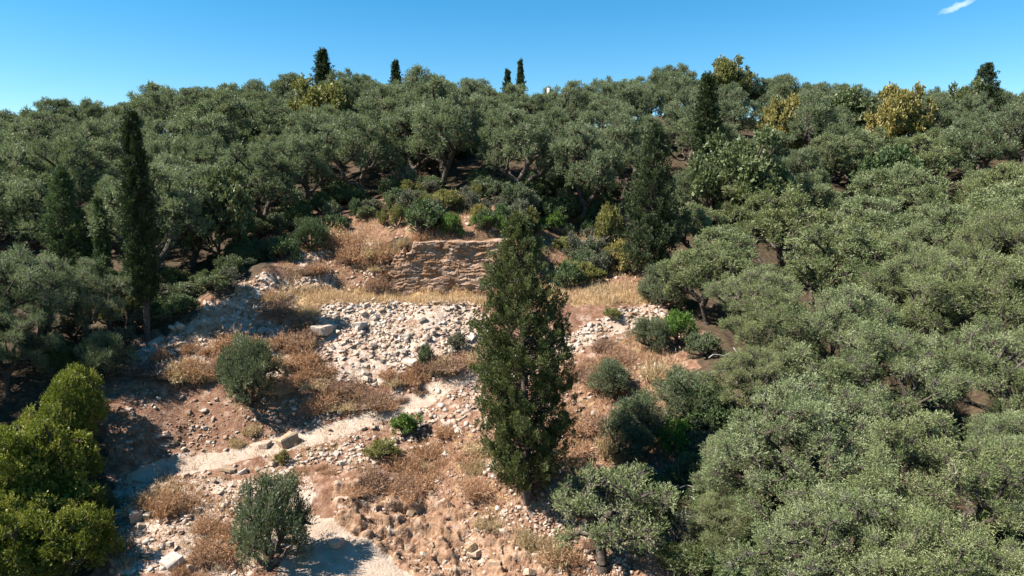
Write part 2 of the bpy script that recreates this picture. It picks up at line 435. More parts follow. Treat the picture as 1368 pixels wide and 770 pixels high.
def tube_mesh(name, segs, mat, sides=6):
    """segs: rows of p0(3) p1(3) r0 r1"""
    s = np.asarray(segs, float); a, b = s[:, :3], s[:, 3:6]; d = unit(b - a)
    ref = np.where(np.abs(d[:, 2:3]) > .9, np.array([[1., 0, 0]]), np.array([[0, 0, 1.]]))
    x = unit(np.cross(d, ref)); y = np.cross(d, x)
    an = np.arange(sides) * 2 * math.pi / sides
    ring = np.cos(an)[None, :, None] * x[:, None] + np.sin(an)[None, :, None] * y[:, None]
    A = a[:, None] + ring * s[:, 6][:, None, None]; B = b[:, None] + ring * s[:, 7][:, None, None]
    V = np.concatenate([A, B], 1).reshape(-1, 3)
    base = (np.arange(len(s)) * 2 * sides)[:, None, None]
    i = np.arange(sides); j = (i + 1) % sides
    q = np.stack([i, j, j + sides, i + sides], 1)[None]
    return raw_mesh(name, V, (base + q).reshape(-1), 4, mat, None, True)

def skeleton(rng, base_pts, targets, step=.5, jit=.12, rtip=.012, rmax=.3, lift=.25):
    """grow branches from the trunk points to each target, thick where many pass"""
    nodes = [np.array(p, float) for p in base_pts]; par = [-1] + list(range(len(base_pts) - 1))
    dist = [0.0]
    for i in range(1, len(nodes)): dist.append(dist[-1] + np.linalg.norm(nodes[i] - nodes[i-1]))
    order = np.argsort([np.linalg.norm(t - nodes[-1]) for t in targets])
    lo = max(len(base_pts) - 2, 0)
    ends = []
    for k in order:
        t = targets[k]
        A = np.array(nodes[lo:]); dd = np.linalg.norm(A - t, axis=1) + .45 * np.array(dist[lo:]) + np.where(A[:, 2] > t[2] + .3, 1.5, 0)
        i = lo + int(np.argmin(dd)); p = nodes[i]
        L = np.linalg.norm(t - p); m_ = max(1, int(L / step)); cur = i
        for q in range(1, m_ + 1):
            f = q / m_
            pt = p + (t - p) * f + np.array((0, 0, 1)) * lift * L * .35 * math.sin(f * math.pi) + (rng.normal(size=3) * jit if q < m_ else 0)
            nodes.append(pt); par.append(cur); dist.append(dist[cur] + np.linalg.norm(pt - nodes[cur])); cur = len(nodes) - 1
        ends.append(cur)
    cnt = np.zeros(len(nodes)); cnt[ends] = 1
    for i in range(len(nodes) - 1, 0, -1): cnt[par[i]] += cnt[i]
    rad = np.minimum(rtip * 2 + rtip * 2.2 * cnt ** .62, rmax)
    segs = []
    for i in range(1, len(nodes)):
        q = par[i]
        segs.append((*nodes[q], *nodes[i], min(rad[q], rad[i] * 1.5) if q >= len(base_pts) else rad[q], rad[i]))
    return segs

def lobes_dome(rng, n_, R, zc, rz, lr, zmin, shell=.62, mind=.75):
    """centres and radii of the billows of a crown"""
    C, Rr = [], []
    ph = rng.uniform(0, 6.28, 4)
    tries = 0
    while len(C) < n_ and tries < n_ * 60:
        tries += 1
        d = unit(rng.normal(size=3))
        if d[2] < -.45: continue
        a = math.atan2(d[1], d[0])
        k = 1 + .20 * math.sin(2 * a + ph[0]) + .14 * math.sin(3 * a + ph[1]) + .1 * math.sin(5 * a + ph[2] + d[2] * 3)
        u_ = rng.uniform(shell, 1.0)
        c = np.array((d[0] * R * k, d[1] * R * k, zc + d[2] * rz * (1 + .12 * math.sin(3 * a + ph[3])))) * np.array((u_, u_, 1))
        c[2] = zc + (c[2] - zc) * u_
        r = rng.uniform(*lr)
        if c[2] < zmin + r * .4: continue
        if C and np.min(np.linalg.norm(np.array(C) - c, axis=1) / (r + np.array(Rr))) < mind * .62: continue
        C.append(c); Rr.append(r)
    return np.array(C), np.array(Rr)
def lobe_leaves(rng, C, Rr, centre, n_leaves, L, W, per=9, slen=.34, droop=0., spread=.85, up=.45):
    wgt = Rr ** 2; wgt = wgt / wgt.sum()
    ns = max(1, n_leaves // per)
    li = rng.choice(len(C), ns * 2, p=wgt)
    d = unit(rng.normal(size=(ns * 2, 3)))
    outw = unit(C[li] - centre + np.array((0, 0, .8)))
    keep = rng.uniform(size=ns * 2) < .28 + .72 * np.clip((d * outw).sum(1) * .8 + .35, 0, 1)
    li, d, outw = li[keep][:ns], d[keep][:ns], outw[keep][:ns]; ns = len(li)
    # lumpy surface so that every billow breaks into smaller sprays
    lump = .82 + .34 * np.sin(d[:, 0] * 7 + li * 1.7) * np.sin(d[:, 1] * 7 + li * 2.9) * np.sin(d[:, 2] * 6 + li)
    rad = Rr[li] * lump * (.55 + .5 * rng.uniform(size=ns) ** .6)
    P0 = C[li] + d * rad[:, None] * np.array((1, 1, .85))
    sd = unit(d * .8 + outw * .3 + np.array((0, 0, up)) + rng.normal(size=(ns, 3)) * .35)
    ltint = rng.uniform(size=len(C))
    stint = np.clip(.46 * ltint[li] + .28 * rng.uniform(size=ns), 0, 1)
    t = np.linspace(.0, 1, per)[None, :, None]
    sl = slen * rng.uniform(.6, 1.3, size=(ns, 1, 1))
    P = P0[:, None] + sd[:, None] * sl * t
    P[..., 2] -= (droop * sl * t * t)[..., 0]
    D = unit(sd[:, None] + unit(rng.normal(size=(ns, per, 3))) * spread)
    T = np.clip(stint[:, None] + .30 * rng.uniform(size=(ns, per)) - .02, 0, 1)
    nl = ns * per
    return (P.reshape(-1, 3), D.reshape(-1, 3), L * rng.uniform(.7, 1.25, nl), W * rng.uniform(.75, 1.25, nl), T.reshape(-1), P0, sd, li)

def make_olive(name, seed, Hh, R, n_lobes, n_leaves, L, W, leafmat='olive', twigs=1500, lr=(.55, 1.05), zfrac=.34, slen=.34, stems=1):
    rng = np.random.default_rng(seed)
    zc, rz = Hh * .58, Hh * .38
    C, Rr = lobes_dome(rng, n_lobes, R - .5, zc, rz, lr, Hh * zfrac - .8, .5, 1.0)
    sc_, sr_ = [], []
    for c0, r0 in zip(C, Rr):
        ax = unit(c0 - np.array((0, 0, zc - 1.2)) + np.array((0, 0, .9)))
        for q in range(rng.integers(5, 9)):
            d = unit(ax * .7 + unit(rng.normal(size=3)) * .95)
            sc_.append(c0 + d * r0 * rng.uniform(.45, .98)); sr_.append(r0 * rng.uniform(.28, .52))
    C, Rr = np.array(sc_), np.array(sr_)
    centre = np.array((0, 0, zc - .6))
    lean = rng.normal(size=2) * .35
    base = [(0, 0, -.5), (lean[0] * .2, lean[1] * .2, .25), (lean[0] * .6, lean[1] * .6, Hh * .12), (lean[0], lean[1], Hh * .22)]
    segs = skeleton(rng, base, C, .55, .12, .0095, .26, .12)
    segs[0] = (*segs[0][:6], .46, .34)
    P, D, LL, WW, T, P0, sd, li = lobe_leaves(rng, C, Rr, centre, n_leaves, L, W, 9, slen)
    crown = leaf_mesh(name + '_crown', P, D, LL, WW, T, M[leafmat], rng)
    k = rng.choice(len(P0), min(twigs, len(P0)), replace=False)
    st = C[li[k]] + rng.normal(size=(len(k), 3)) * .15
    tw = np.c_[st, P0[k], np.full(len(k), .014), np.full(len(k), .006)]
    return {'trunk': tube_mesh(name + '_trunk', segs, M['bark'], 6), 'crown': crown, 'twigs': tube_mesh(name + '_twigs', tw, M['twig'], 3),
            'H': max(C[:, 2] + Rr), 'R': R}
def make_shrub(name, seed, Hh, R, n_lobes, n_leaves, L, W, leafmat, lr=(.3, .55), per=7, slen=.25, spread=.85, up=.45, sub=True):
    rng = np.random.default_rng(seed)
    C, Rr = lobes_dome(rng, n_lobes, R - lr[0] * .8, Hh * .45, Hh * .42, lr, -.35, .4)
    if sub:
        sc_, sr_ = [], []
        for c0, r0 in zip(C, Rr):
            for q in range(rng.integers(3, 6)):
                d = unit(unit(c0 - np.array((0, 0, Hh * .25))) * .7 + unit(rng.normal(size=3)))
                sc_.append(c0 + d * r0 * rng.uniform(.4, 1.05)); sr_.append(r0 * rng.uniform(.32, .6))
        C, Rr = np.array(sc_), np.array(sr_); C[:, 2] = np.maximum(C[:, 2], .12)
    centre = np.array((0, 0, Hh * .3))
    segs = skeleton(rng, [(0, 0, -.3), (0, 0, .05), (0, 0, Hh * .12)], C, .4, .06, .010, .10)
    P, D, LL, WW, T, P0, sd, li = lobe_leaves(rng, C, Rr, centre, n_leaves, L, W, per, slen, 0, spread, up)
    P[:, 2] = np.maximum(P[:, 2], -.15)
    return {'stem': tube_mesh(name + '_stem', segs, M['bark'], 5), 'foliage': leaf_mesh(name + '_foliage', P, D, LL, WW, T, M[leafmat], rng),
            'H': float(np.percentile(P[:, 2], 99.5)), 'R': float(np.percentile(np.hypot(P[:, 0], P[:, 1]), 96))}
def make_dry(name, seed, Hh, R, nst, mat='russet'):
    """brittle leafless shrub: fans of fine stems with small dry sprigs"""
    rng = np.random.default_rng(seed)
    hubs = np.c_[rng.normal(size=(9, 2)) * R * .5, np.zeros(9)]
    hi = rng.integers(0, 9, nst)
    d = unit(np.c_[rng.normal(size=(nst, 2)) * .8, rng.uniform(.1, .8, nst)])
    ln = Hh * rng.uniform(.55, 1.0, nst) * (.75 + .35 * np.sin(hi * 2.3))
    P = hubs[hi] + rng.normal(size=(nst, 3)) * np.array((.08, .08, .02)) - np.array((0, 0, .06))
    T = np.clip(.2 + .25 * rng.uniform(size=nst) + .12 * np.sin(hi * 5.1), 0, 1)
    k = 6
    t = rng.uniform(.25, 1.05, (nst, k, 1))
    P2 = (P[:, None] + d[:, None] * ln[:, None, None] * t).reshape(-1, 3)
    D2 = unit(d[:, None] + rng.normal(size=(nst, k, 3)) * .95).reshape(-1, 3)
    T2 = np.clip(np.repeat(T, k) + .55 * rng.uniform(size=nst * k), 0, 1)
    n2 = nst * k
    st = leaf_mesh(name + '_stems', P, d, ln, .022, T, M[mat], rng)
    tw = leaf_mesh(name + '_sprigs', P2, D2, .15 * rng.uniform(.6, 1.4, n2), .026, T2, M[mat], rng)
    return {'stems': st, 'sprigs': tw, 'H': Hh, 'R': R}

def tuft_leaves(rng, C, A, ln, wd, n_each, L, W):
    nt = len(C)
    ref = unit(rng.normal(size=(nt, n_each, 3)))
    t = rng.uniform(0, 1, (nt, n_each, 1)) ** .8
    perp = unit(np.cross(A[:, None], ref))
    P = C[:, None] + A[:, None] * ln[:, None, None] * t + perp * wd[:, None, None] * np.sqrt(rng.uniform(.05, 1, (nt, n_each, 1))) * (1.05 - .75 * t)
    D = unit(A[:, None] + perp * .75 + rng.normal(size=(nt, n_each, 3)) * .3)
    tt = rng.uniform(0, .5, (nt, 1)); T = np.clip(tt + rng.uniform(0, .55, (nt, n_each)) * (.5 + .5 * t[..., 0]), 0, 1)
    k = nt * n_each
    return P.reshape(-1, 3), D.reshape(-1, 3), L * rng.uniform(.7, 1.3, k), W * rng.uniform(.7, 1.3, k), T.reshape(-1)
def make_cypress(name, seed, Hh, prof, nb, n_each, L, W, leafmat, open_=0., rise=(.55, .9), tl=.45, tw=.17, bare=0.1, trunk_r=.26, space=.28, inner=.3):
    """prof: (height fraction, radius) pairs; branches climb from the trunk and carry flame-like tufts"""
    rng = np.random.default_rng(seed)
    pf = np.array(prof); hs = np.linspace(0, 1, 12)
    wob = rng.normal(size=(12, 2)) * .06; wob[0] = 0
    def axis_(f): return np.array((np.interp(f, hs, wob[:, 0]), np.interp(f, hs, wob[:, 1]), f * Hh))
    segs = []
    for i in range(11):
        a, b = axis_(hs[i]), axis_(hs[i + 1])
        if i == 0: a = a - np.array((0, 0, .5))
        segs.append((*a, *b, trunk_r * (1 - hs[i]) + .02, trunk_r * (1 - hs[i + 1]) + .02))
    C, A, LN, WD = [], [], [], []
    bsegs = []
    for k in range(nb):
        f = bare + (1 - bare) * (k + rng.uniform()) / nb
        f = min(f, .995)
        az = k * 2.39996 + rng.normal() * .5
        rr = np.interp(f, pf[:, 0], pf[:, 1]) * rng.uniform(.72, 1.14)
        if rng.uniform() < .06: rr *= 1.22
        el = rng.uniform(*rise)
        hd = np.array((math.cos(az), math.sin(az), 0))
        drop = rr * math.tan(el) * .75
        p0 = axis_(max(f - drop / Hh, .02))
        p1 = np.array((*(axis_(f)[:2] + hd[:2] * rr), f * Hh))
        Lb = np.linalg.norm(p1 - p0)
        pm = (p0 + p1) / 2 - np.array((0, 0, .12 * Lb)) + rng.normal(size=3) * .05
        bsegs += [(*p0, *pm, .035, .022), (*pm, *p1, .022, .008)]
        m_ = max(2, int(Lb * (1 - inner) / space))
        for q in range(m_):
            s = inner + (1 - inner) * (q + rng.uniform(0, .9)) / m_
            if rng.uniform() < open_: continue
            c = (1 - s) ** 2 * p0 + 2 * s * (1 - s) * pm + s * s * p1
            a = unit(hd * rng.uniform(.25, .75) + np.array((0, 0, rng.uniform(.7, 1.2))) + rng.normal(size=3) * .22)
            C.append(c + rng.normal(size=3) * .13 * (.4 + s)); A.append(a); LN.append(tl * rng.uniform(.6, 1.25)); WD.append(tw * rng.uniform(.7, 1.3))
    for q in range(10):
        C.append(axis_(.93 + .006 * q)); A.append(unit(np.array((0, 0, 1.)) + rng.normal(size=3) * .15)); LN.append(tl); WD.append(tw * .6)
    P, D, LL, WW, T = tuft_leaves(rng, np.array(C), np.array(A), np.array(LN), np.array(WD), n_each, L, W)
    return {'trunk': tube_mesh(name + '_trunk', segs, M['cbark'], 8), 'branches': tube_mesh(name + '_branches', bsegs, M['cbark'], 3),
            'crown': leaf_mesh(name + '_crown', P, D, LL, WW, T, M[leafmat], rng), 'H': Hh + tl * .8, 'R': pf[:, 1].max()}

# ------------------------------------------------------------------ placing things
def thing(name, label, cat, loc, rz=0, scale=1.0, group=None, tilt=(0, 0)):
    o = bpy.data.objects.new(name, None); COL.objects.link(o)
    o.empty_display_size = .3
    o.location = loc; o.rotation_euler = (tilt[0], tilt[1], rz)
    o.scale = scale if hasattr(scale, '__len__') else (scale,) * 3
    o['label'] = label; o['category'] = cat
    if group: o['group'] = group
    return o
def mesh_obj(name, me, parent=None, mat=None):
    o = bpy.data.objects.new(name, me); COL.objects.link(o)
    if parent: o.parent = parent
    if mat:
        o.material_slots[0].link = 'OBJECT'; o.material_slots[0].material = mat
    return o
def plant(name, kit, label, cat, loc, rz=0, scale=1.0, group=None, mat=None, tilt=(0, 0), part_mat=('crown', 'foliage', 'stems', 'sprigs')):
    t = thing(name, label, cat, loc, rz, scale, group, tilt)
    for k, v in kit.items():
        if isinstance(v, bpy.types.Mesh):
            mesh_obj(k, v, t, M[mat] if mat and k in part_mat else None)
    return t
PLACED = []
LANDMARKS, GROVE = [], []
def far_from(x, y, d, lst=None):
    return all((x - a) ** 2 + (y - b) ** 2 > (d * k) ** 2 for a, b, k in (PLACED if lst is None else lst))
rnd = random.Random(11)

# ================================================================== GROUND
def lines(a, b, lo, hi, fine, coarse_pts_lo, coarse_pts_hi):
    return np.unique(np.r_[coarse_pts_lo, np.arange(lo, hi, fine), coarse_pts_hi])
xs = np.unique(np.r_[np.linspace(-600, -130, 12), np.linspace(-120, -30, 75), np.arange(-28, 20, .2), np.linspace(21, 120, 85), np.linspace(130, 600, 12)])
ys = np.unique(np.r_[np.linspace(-80, 8, 12), np.linspace(10, 24, 15), np.arange(25, 66, .2), np.linspace(67, 130, 58), np.linspace(135, 420, 14)])
GX, GY = np.meshgrid(xs, ys)
gx, gy = GX.ravel(), GY.ravel()
gz = height(gx, gy)
nx, ny = len(xs), len(ys)
idx = np.arange(nx * ny).reshape(ny, nx)
quads = np.stack([idx[:-1, :-1], idx[:-1, 1:], idx[1:, 1:], idx[1:, :-1]], -1).reshape(-1)
gm = raw_mesh('hillside', np.c_[gx, gy, gz], quads, 4, M['ground'], None, True)
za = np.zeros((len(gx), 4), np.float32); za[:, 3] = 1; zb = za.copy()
front = gy > 15
def zset(poly, soil=None, straw=None, chip=None, dust=None, wob=9):
    k = front & zone(gx, gy, gz, poly, wob)
    for ch, val in ((0, soil), (1, straw), (2, chip)):
        if val is not None: za[k, ch] = val
    if dust is not None: zb[k, 0] = dust
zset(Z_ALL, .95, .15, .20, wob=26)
zset(Z_UPPER, .75, .28, .12)
zset(Z_SCRUB, .85, .30, .25)
zset(Z_LOWER, .9, .30, .55)
zset(Z_REDBANK, 1.0, .05, .22)
zset(Z_MOUND, .9, .30, .55)
zset(Z_SCREE, .9, .14, .62)
zset(Z_TERRACE, .9, .95, .05, wob=3)
zset(Z_TRACK, .95, .16, .36, .08)
zset(Z_PATH, .9, .10, .30, .85, wob=4)
Z_RAMP = [(735,455),(800,428),(858,407),(898,411),(888,428),(812,450),(750,480)]
zset(Z_RAMP, .9, .08, .62, .5, wob=5)
zset(Z_BANK, 1.0, .05, .12, .10)
kb_ = front & zone(gx, gy, gz, Z_BANK); zb[kb_, 1] = .85
zset(Z_ROAD, 1.0, .0, .12, 1.0, wob=8)
for nm_, arr in (("zone_a", za), ("zone_b", zb)):
    a = gm.attributes.new(nm_, 'FLOAT_COLOR', 'POINT'); a.data.foreach_set("color", arr.ravel())
ground = mesh_obj('hillside', gm); ground['kind'] = 'structure'
ground['label'] = 'rubble-strewn clearing and earth slope of the wooded hill'; ground['category'] = 'ground'

# ================================================================== ROCK FACE behind the terrace
m, n, l = new_mat('layered_limestone'); M['facestone'] = m
out = n.new("ShaderNodeOutputMaterial")
gpos = n.new("ShaderNodeNewGeometry")
def fnoise(scale, detail=7):
    mp = n.new("ShaderNodeMapping"); mp.inputs["Scale"].default_value = scale
    l.new(gpos.outputs["Position"], mp.inputs["Vector"])
    k = n.new("ShaderNodeTexNoise"); k.inputs["Scale"].default_value = 1; k.inputs["Detail"].default_value = detail
    l.new(mp.outputs[0], k.inputs["Vector"]); return k.outputs["Fac"]
c = ramp(n, l, fnoise((1.2, 1.2, 9)), [(.3, (.21, .13, .085)), (.5, (.30, .205, .145)), (.7, (.37, .285, .225))])
stain = n.new("ShaderNodeMapRange"); stain.inputs[1].default_value = .38; stain.inputs[2].default_value = .62
l.new(fnoise((.9, .9, 1.6)), stain.inputs[0])
c = mixrgb(n, l, stain.outputs[0], c, ramp(n, l, fnoise((6, 6, 14)), [(.3, (.17, .085, .042)), (.7, (.28, .165, .095))]))
oi = n.new("ShaderNodeObjectInfo")
c = mixrgb(n, l, oi.outputs["Random"], c, mixrgb(n, l, 1.0, c, (.90, .85, .80), 'MULTIPLY'))
p = n.new("ShaderNodeBsdfPrincipled"); p.inputs["Roughness"].default_value = .92; p.inputs["Specular IOR Level"].default_value = .2
l.new(c, p.inputs["Base Color"])
bp = n.new("ShaderNodeBump"); bp.inputs["Strength"].default_value = .8; bp.inputs["Distance"].default_value = .06
l.new(fnoise((5, 5, 22)), bp.inputs["Height"]); l.new(bp.outputs[0], p.inputs["Normal"]); l.new(p.outputs[0], out.inputs[0])
def block_mesh(name, rng, mat, sx=1, sy=1, sz=1, jit=.09, cut=.16):
    bm = bmesh.new()
    V = []
    for x in (-.5, .5):
        for y in (-.5, .5):
            for z in (-.5, .5):
                p_ = np.array((x, y, z))
                for ax in range(3):
                    q = p_ * (1 - jit * rng.uniform(0, 1.6, 3)); q[ax] *= 1 - cut * rng.uniform(.4, 1.2)
                    V.append(q * np.array((sx, sy, sz)))
    for v in V: bm.verts.new(v)
    r = bmesh.ops.convex_hull(bm, input=bm.verts)
    bmesh.ops.delete(bm, geom=list({g for g in r['geom_interior'] + r['geom_unused'] if isinstance(g, bmesh.types.BMVert)}), context='VERTS')
    bmesh.ops.dissolve_limit(bm, angle_limit=.09, verts=bm.verts, edges=bm.edges)
    me = bpy.data.meshes.new(name); bm.to_mesh(me); bm.free(); me.materials.append(mat)
    return me
rng = np.random.default_rng(4)
BLOCKS = [block_mesh('layer_block', rng, M['facestone'], jit=.05, cut=.10) for _ in range(16)]
fl = at_depth(512, 392, 58.9); fr = at_depth(700, 390, 58.9)
zt = at_depth(600, 322, 59.4)[2]
mid_x = (fl[0] + fr[0]) / 2
FW, FH = fr[0] - fl[0], zt - fl[2]
face = thing('rock_face', 'low quarried face of thin grey and rust-stained limestone layers behind the grassy terrace', 'rock face', (mid_x, 58.55, fl[2]))
def face_y(x, z):      # leaning, gently bulging face with two shallow bays
    w = float(fbm(np.array([x * .45 + 9]), np.array([z * .6 + 4]), 61, 3)[0]) - .5
    return (z / 4) * .5 + w * 1.1 + .35 * max(0, -x / (FW / 2) - .35)
placed_blocks = []
zcur = -.5
while zcur < FH:
    hh_ = rng.choice([.09, .13, .18, .25, .34], p=[.22, .28, .25, .17, .08])
    x = -FW / 2 - rng.uniform(0, .8)
    while x < FW / 2:
        w_ = rng.uniform(.25, 1.0) * (.7 + 2.2 * hh_)
        xc = x + w_ / 2; f_ = xc / FW + .5
        top_here = FH * min(1, .40 + f_ * 2.4) + .30 * math.sin(f_ * 17) + .18 * math.sin(f_ * 41) - .1
        if zcur + hh_ < top_here and rng.uniform() > .015:
            broken = f_ < .3 or abs(f_ - .47) < .05
            placed_blocks.append((xc, zcur + hh_ / 2 + .035 * xc * (1 - zcur / FH * .5), w_, hh_, face_y(xc, zcur) + rng.normal() * (.08 if broken else .022), rng.normal() * (.12 if broken else .015), rng.normal() * (.09 if broken else .010)))
        x += w_ + (rng.uniform(.0, .025))
    zcur += hh_ * .985
def worley(px_, py_, seed):
    ix, iy = np.floor(px_), np.floor(py_)
    best = np.full(px_.shape, 9.); val = np.zeros(px_.shape); sec = np.full(px_.shape, 9.)
    for i in (-1, 0, 1):
        for j in (-1, 0, 1):
            cx, cy = ix + i, iy + j
            qx, qy = cx + hash2(cx, cy, seed), cy + hash2(cx, cy, seed + 5)
            d_ = np.hypot(px_ - qx, py_ - qy)
            nb = d_ < best
            sec = np.where(nb, best, np.minimum(sec, d_)); val = np.where(nb, hash2(cx, cy, seed + 9), val); best = np.where(nb, d_, best)
    return val, sec - best
sx_, sz_ = np.arange(-FW / 2 - .6, FW / 2 + .6, .06), np.arange(-.6, FH + .9, .05)
SX, SZ = np.meshgrid(sx_, sz_); ax_, az_ = SX.ravel(), SZ.ravel()
wv = (fbm(ax_ * .8, az_ * .8, 31, 3) - .5)
l1, g1 = worley(ax_ * .9 + wv * 2, az_ * 6.0 + wv * 4.5 + ax_ * .1, 33)
l2, g2 = worley(ax_ * 3.0 + wv * 3, az_ * 10 + wv * 6 + ax_ * .2, 37)
fyv = (az_ / 4) * .5 + (fbm(ax_ * .45 + 9, az_ * .6 + 4, 61, 3) - .5) * 1.1 + .35 * np.maximum(0, -ax_ / (FW / 2) - .35)
fq_ = ax_ / FW + .5
toph = FH * np.minimum(1, .52 + fq_ * 1.7 + (fbm(ax_ * 1.6, ax_ * 0 + 3, 44, 3) - .5) * 1.1 * np.clip(1 - fq_ * 2.6, 0, 1)) + .04 * np.sin(fq_ * 17) - .05 + wv * .22
ay_ = fyv - .10 - .15 * l1 - .07 * l2 + .10 * (g1 < .05) + .04 * (g2 < .07) + np.where(az_ > toph, (az_ - toph) * 2.5, 0)
az2 = np.where(az_ > toph, toph + (az_ - toph) * .25, az_)
ii_ = np.arange(len(ax_)).reshape(SX.shape)
qd = np.stack([ii_[:-1, :-1], ii_[:-1, 1:], ii_[1:, 1:], ii_[1:, :-1]], -1).reshape(-1)
lr = mesh_obj('layered_rock', raw_mesh('layered_rock', np.c_[ax_, ay_, az2], qd, 4, M['facestone'], None, False), face)
keep_ = [b for b in placed_blocks if b[3] > .10]
rng.shuffle(keep_)
for (xc, zc_, w_, hh_, yy_, rz_, ry_) in keep_[:130]:
    b = mesh_obj('stone_block', BLOCKS[rng.integers(16)], face)
    b.scale = (w_ * .95, .7, hh_ * .95); b.location = (xc, face_y(xc, zc_) + .06 + rng.uniform(-.03, .06), zc_); b.rotation_euler = (rng.normal() * .04, ry_ + rng.normal() * .03, rz_ + rng.normal() * .05)

# ================================================================== STONES
rng = np.random.default_rng(21)
STONES = []
for k in range(12):
    a = rng.uniform(.55, 1.0); t_ = rng.uniform(.28, .7)
    STONES.append(block_mesh('limestone_block', rng, M['stone'], 1, a, t_, .22, .30))
def stone(name, label, group, u=None, v=None, size=.5, mat=None, pos=None, sink=.25, flat=1.0, tilt=.3):
    p_ = hit(u, v) if pos is None else pos
    me = STONES[rng.integers(len(STONES))]
    o = mesh_obj(name, me, None, M[mat] if mat else None)
    dims = np.array([v_.co[:] for v_ in me.vertices]); zlo = -dims[:, 2].min()
    o.scale = (size, size * rng.uniform(.8, 1.1), size * flat)
    o.location = (p_[0], p_[1], p_[2] + size * flat * zlo * (1 - sink * 2) )
    o.rotation_euler = (rng.normal() * tilt, rng.normal() * tilt, rng.uniform(0, 6.28))
    o['label'] = label; o['category'] = 'stone'
    if group: o['group'] = group
    return o
# stones that stand out, each where the photograph has it
stone('boulder', 'tan boulder at the foot of the shaded red earth bank beside the track', None, 384, 592, 1.2, 'tanstone', tilt=.35, sink=.3)
stone('boulder', 'pale rounded boulder among dry scrub above the right end of the rock face', None, 668, 305, 1.7, 'stone', tilt=.1, flat=1.1)
stone('stone_slab', 'big white slab lying half in shade on the rubble mound', None, 432, 443, 1.9, 'stone', flat=.7, tilt=.12)
stone('stone_slab', 'bright flat slab lying high on the rubble slope under the terrace edge', None, 480, 435, 1.1, 'stone', flat=.6, tilt=.15)
stone('stone_slab', 'long thin ledge slab sticking out near the foot of the rubble slope', None, 551, 484, 1.5, 'stone', flat=.55, tilt=.1)
stone('stone_slab', 'wide pale slab lying among russet scrub right of the round olive bush', None, 418, 510, 1.3, 'stone', flat=.7, tilt=.15)
stone('stone_slab', 'flat white slab beside a small square block left of the round olive bush', None, 285, 466, 1.0, 'stone', flat=.6, tilt=.25)
stone('limestone_block', 'small square white block beside the flat slab left of the round olive bush', None, 294, 470, .62, 'stone', tilt=.1)
stone('limestone_block', 'bright white block lying on the track just right of the tan boulder', None, 355, 596, .7, 'stone', tilt=.2)
stone('stone_slab', 'flat cream slab on the track shoulder above the leaning olive bush', None, 306, 628, .9, 'tanstone', flat=.5, tilt=.12)
stone('limestone_block', 'large white block at the edge of the lower stony patch beside green shrubs', None, 179, 692, 1.1, 'stone', tilt=.2)
stone('stone_slab', 'pale slab low in the stony patch under russet scrub', None, 272, 740, .9, 'stone', flat=.6, tilt=.2)
stone('stone_slab', 'square pale slab lying bottom of the stony patch near dry weeds', None, 230, 752, .95, 'stone', flat=.7, tilt=.2)
stone('limestone_block', 'white block lying on the pale lower road below the earth bank', None, 450, 728, .75, 'stone', tilt=.2)
stone('limestone_block', 'tall white stone on the bare slope left of the broad dark cypress', None, 673, 687, .5, 'stone', tilt=.4)
stone('limestone_block', 'pale stone standing on the brown bank between dry tufts', None, 650, 694, .45, 'stone', tilt=.3)
groups = [
 (Z_SCREE, 80, (.32, .75), 'stone', 'pale angular limestone block in the rubble slope below the terrace edge', 'blocks of the rubble slope'),
 (Z_MOUND, 55, (.32, .8), 'stone', 'pale limestone block on the mound of rubble below the tall slim cypress', 'blocks of the rubble mound'),
 (Z_TRACK, 60, (.28, .62), 'stone', 'broken limestone slab along the shoulder of the rising track', 'slabs along the track'),
 (Z_LOWER, 55, (.22, .55), 'stone', 'white limestone piece in the stony patch below the track beside green shrubs', 'pieces of the lower stony patch'),
 (Z_BANK, 46, (.3, .85), 'tanstone', 'tan rock jutting out of the cut earth bank above the lower road', 'rocks of the cut bank'),
 (Z_REDBANK, 26, (.2, .45), 'stone', 'white stone lying on the shaded red earth above the track', 'stones on the red earth bank'),
]
def sample_zone(poly, n_):
    us = [p_[0] for p_ in poly]; vs_ = [p_[1] for p_ in poly]
    res = []
    while len(res) < n_:
        u, v = rng.uniform(min(us), max(us)), rng.uniform(min(vs_), max(vs_))
        if inpoly(np.array([u]), np.array([v]), poly)[0]: res.append((u, v))
    return res
for poly, cnt, sz, mt, lab, grp in groups:
    for u, v in sample_zone(poly, cnt):
        s_ = sz[0] + (sz[1] - sz[0]) * rng.uniform() ** 2.2
        if inpoly(np.array([u]), np.array([v]), Z_PATH)[0]: continue
        stone('limestone_block', lab, grp, u, v, s_, mt if mt != 'stone' else None, flat=rng.uniform(.7, 1.2), tilt=.35, sink=.2)

# the rock breaking out of the cut bank: a craggy sheet of stepped blocks over the earth
bx_, by_ = np.arange(-10.5, 4.0, .065), np.arange(28.6, 38.0, .065)
BX, BY = np.meshgrid(bx_, by_); fx_, fy_ = BX.ravel(), BY.ravel(); fz_ = height(fx_, fy_)
wx_ = (fbm(fx_ * .9, fy_ * .9, 71, 3) - .5) * 1.2
c1, e1 = worley(fx_ * .85 + wx_, fz_ * 1.6 + fx_ * .35 + fy_ * 1.9 + wx_, 81)
c2, e2 = worley(fx_ * 2.4 + wx_ * 2, fz_ * 3 + fy_ * 5 + fx_ * .8, 91)
uu_, vv_ = project(fx_, fy_, fz_)
uu_ = uu_ + (fbm(fx_ * .7, fy_ * .7, 3) - .5) * 30; vv_ = vv_ + (fbm(fx_ * .7, fy_ * .7, 8) - .5) * 18
inb = inpoly(uu_, vv_, Z_BANK).astype(float).reshape(BX.shape)
for _ in range(9):
    inb[1:-1, 1:-1] = (inb[1:-1, 1:-1] + inb[:-2, 1:-1] + inb[2:, 1:-1] + inb[1:-1, :-2] + inb[1:-1, 2:]) / 5
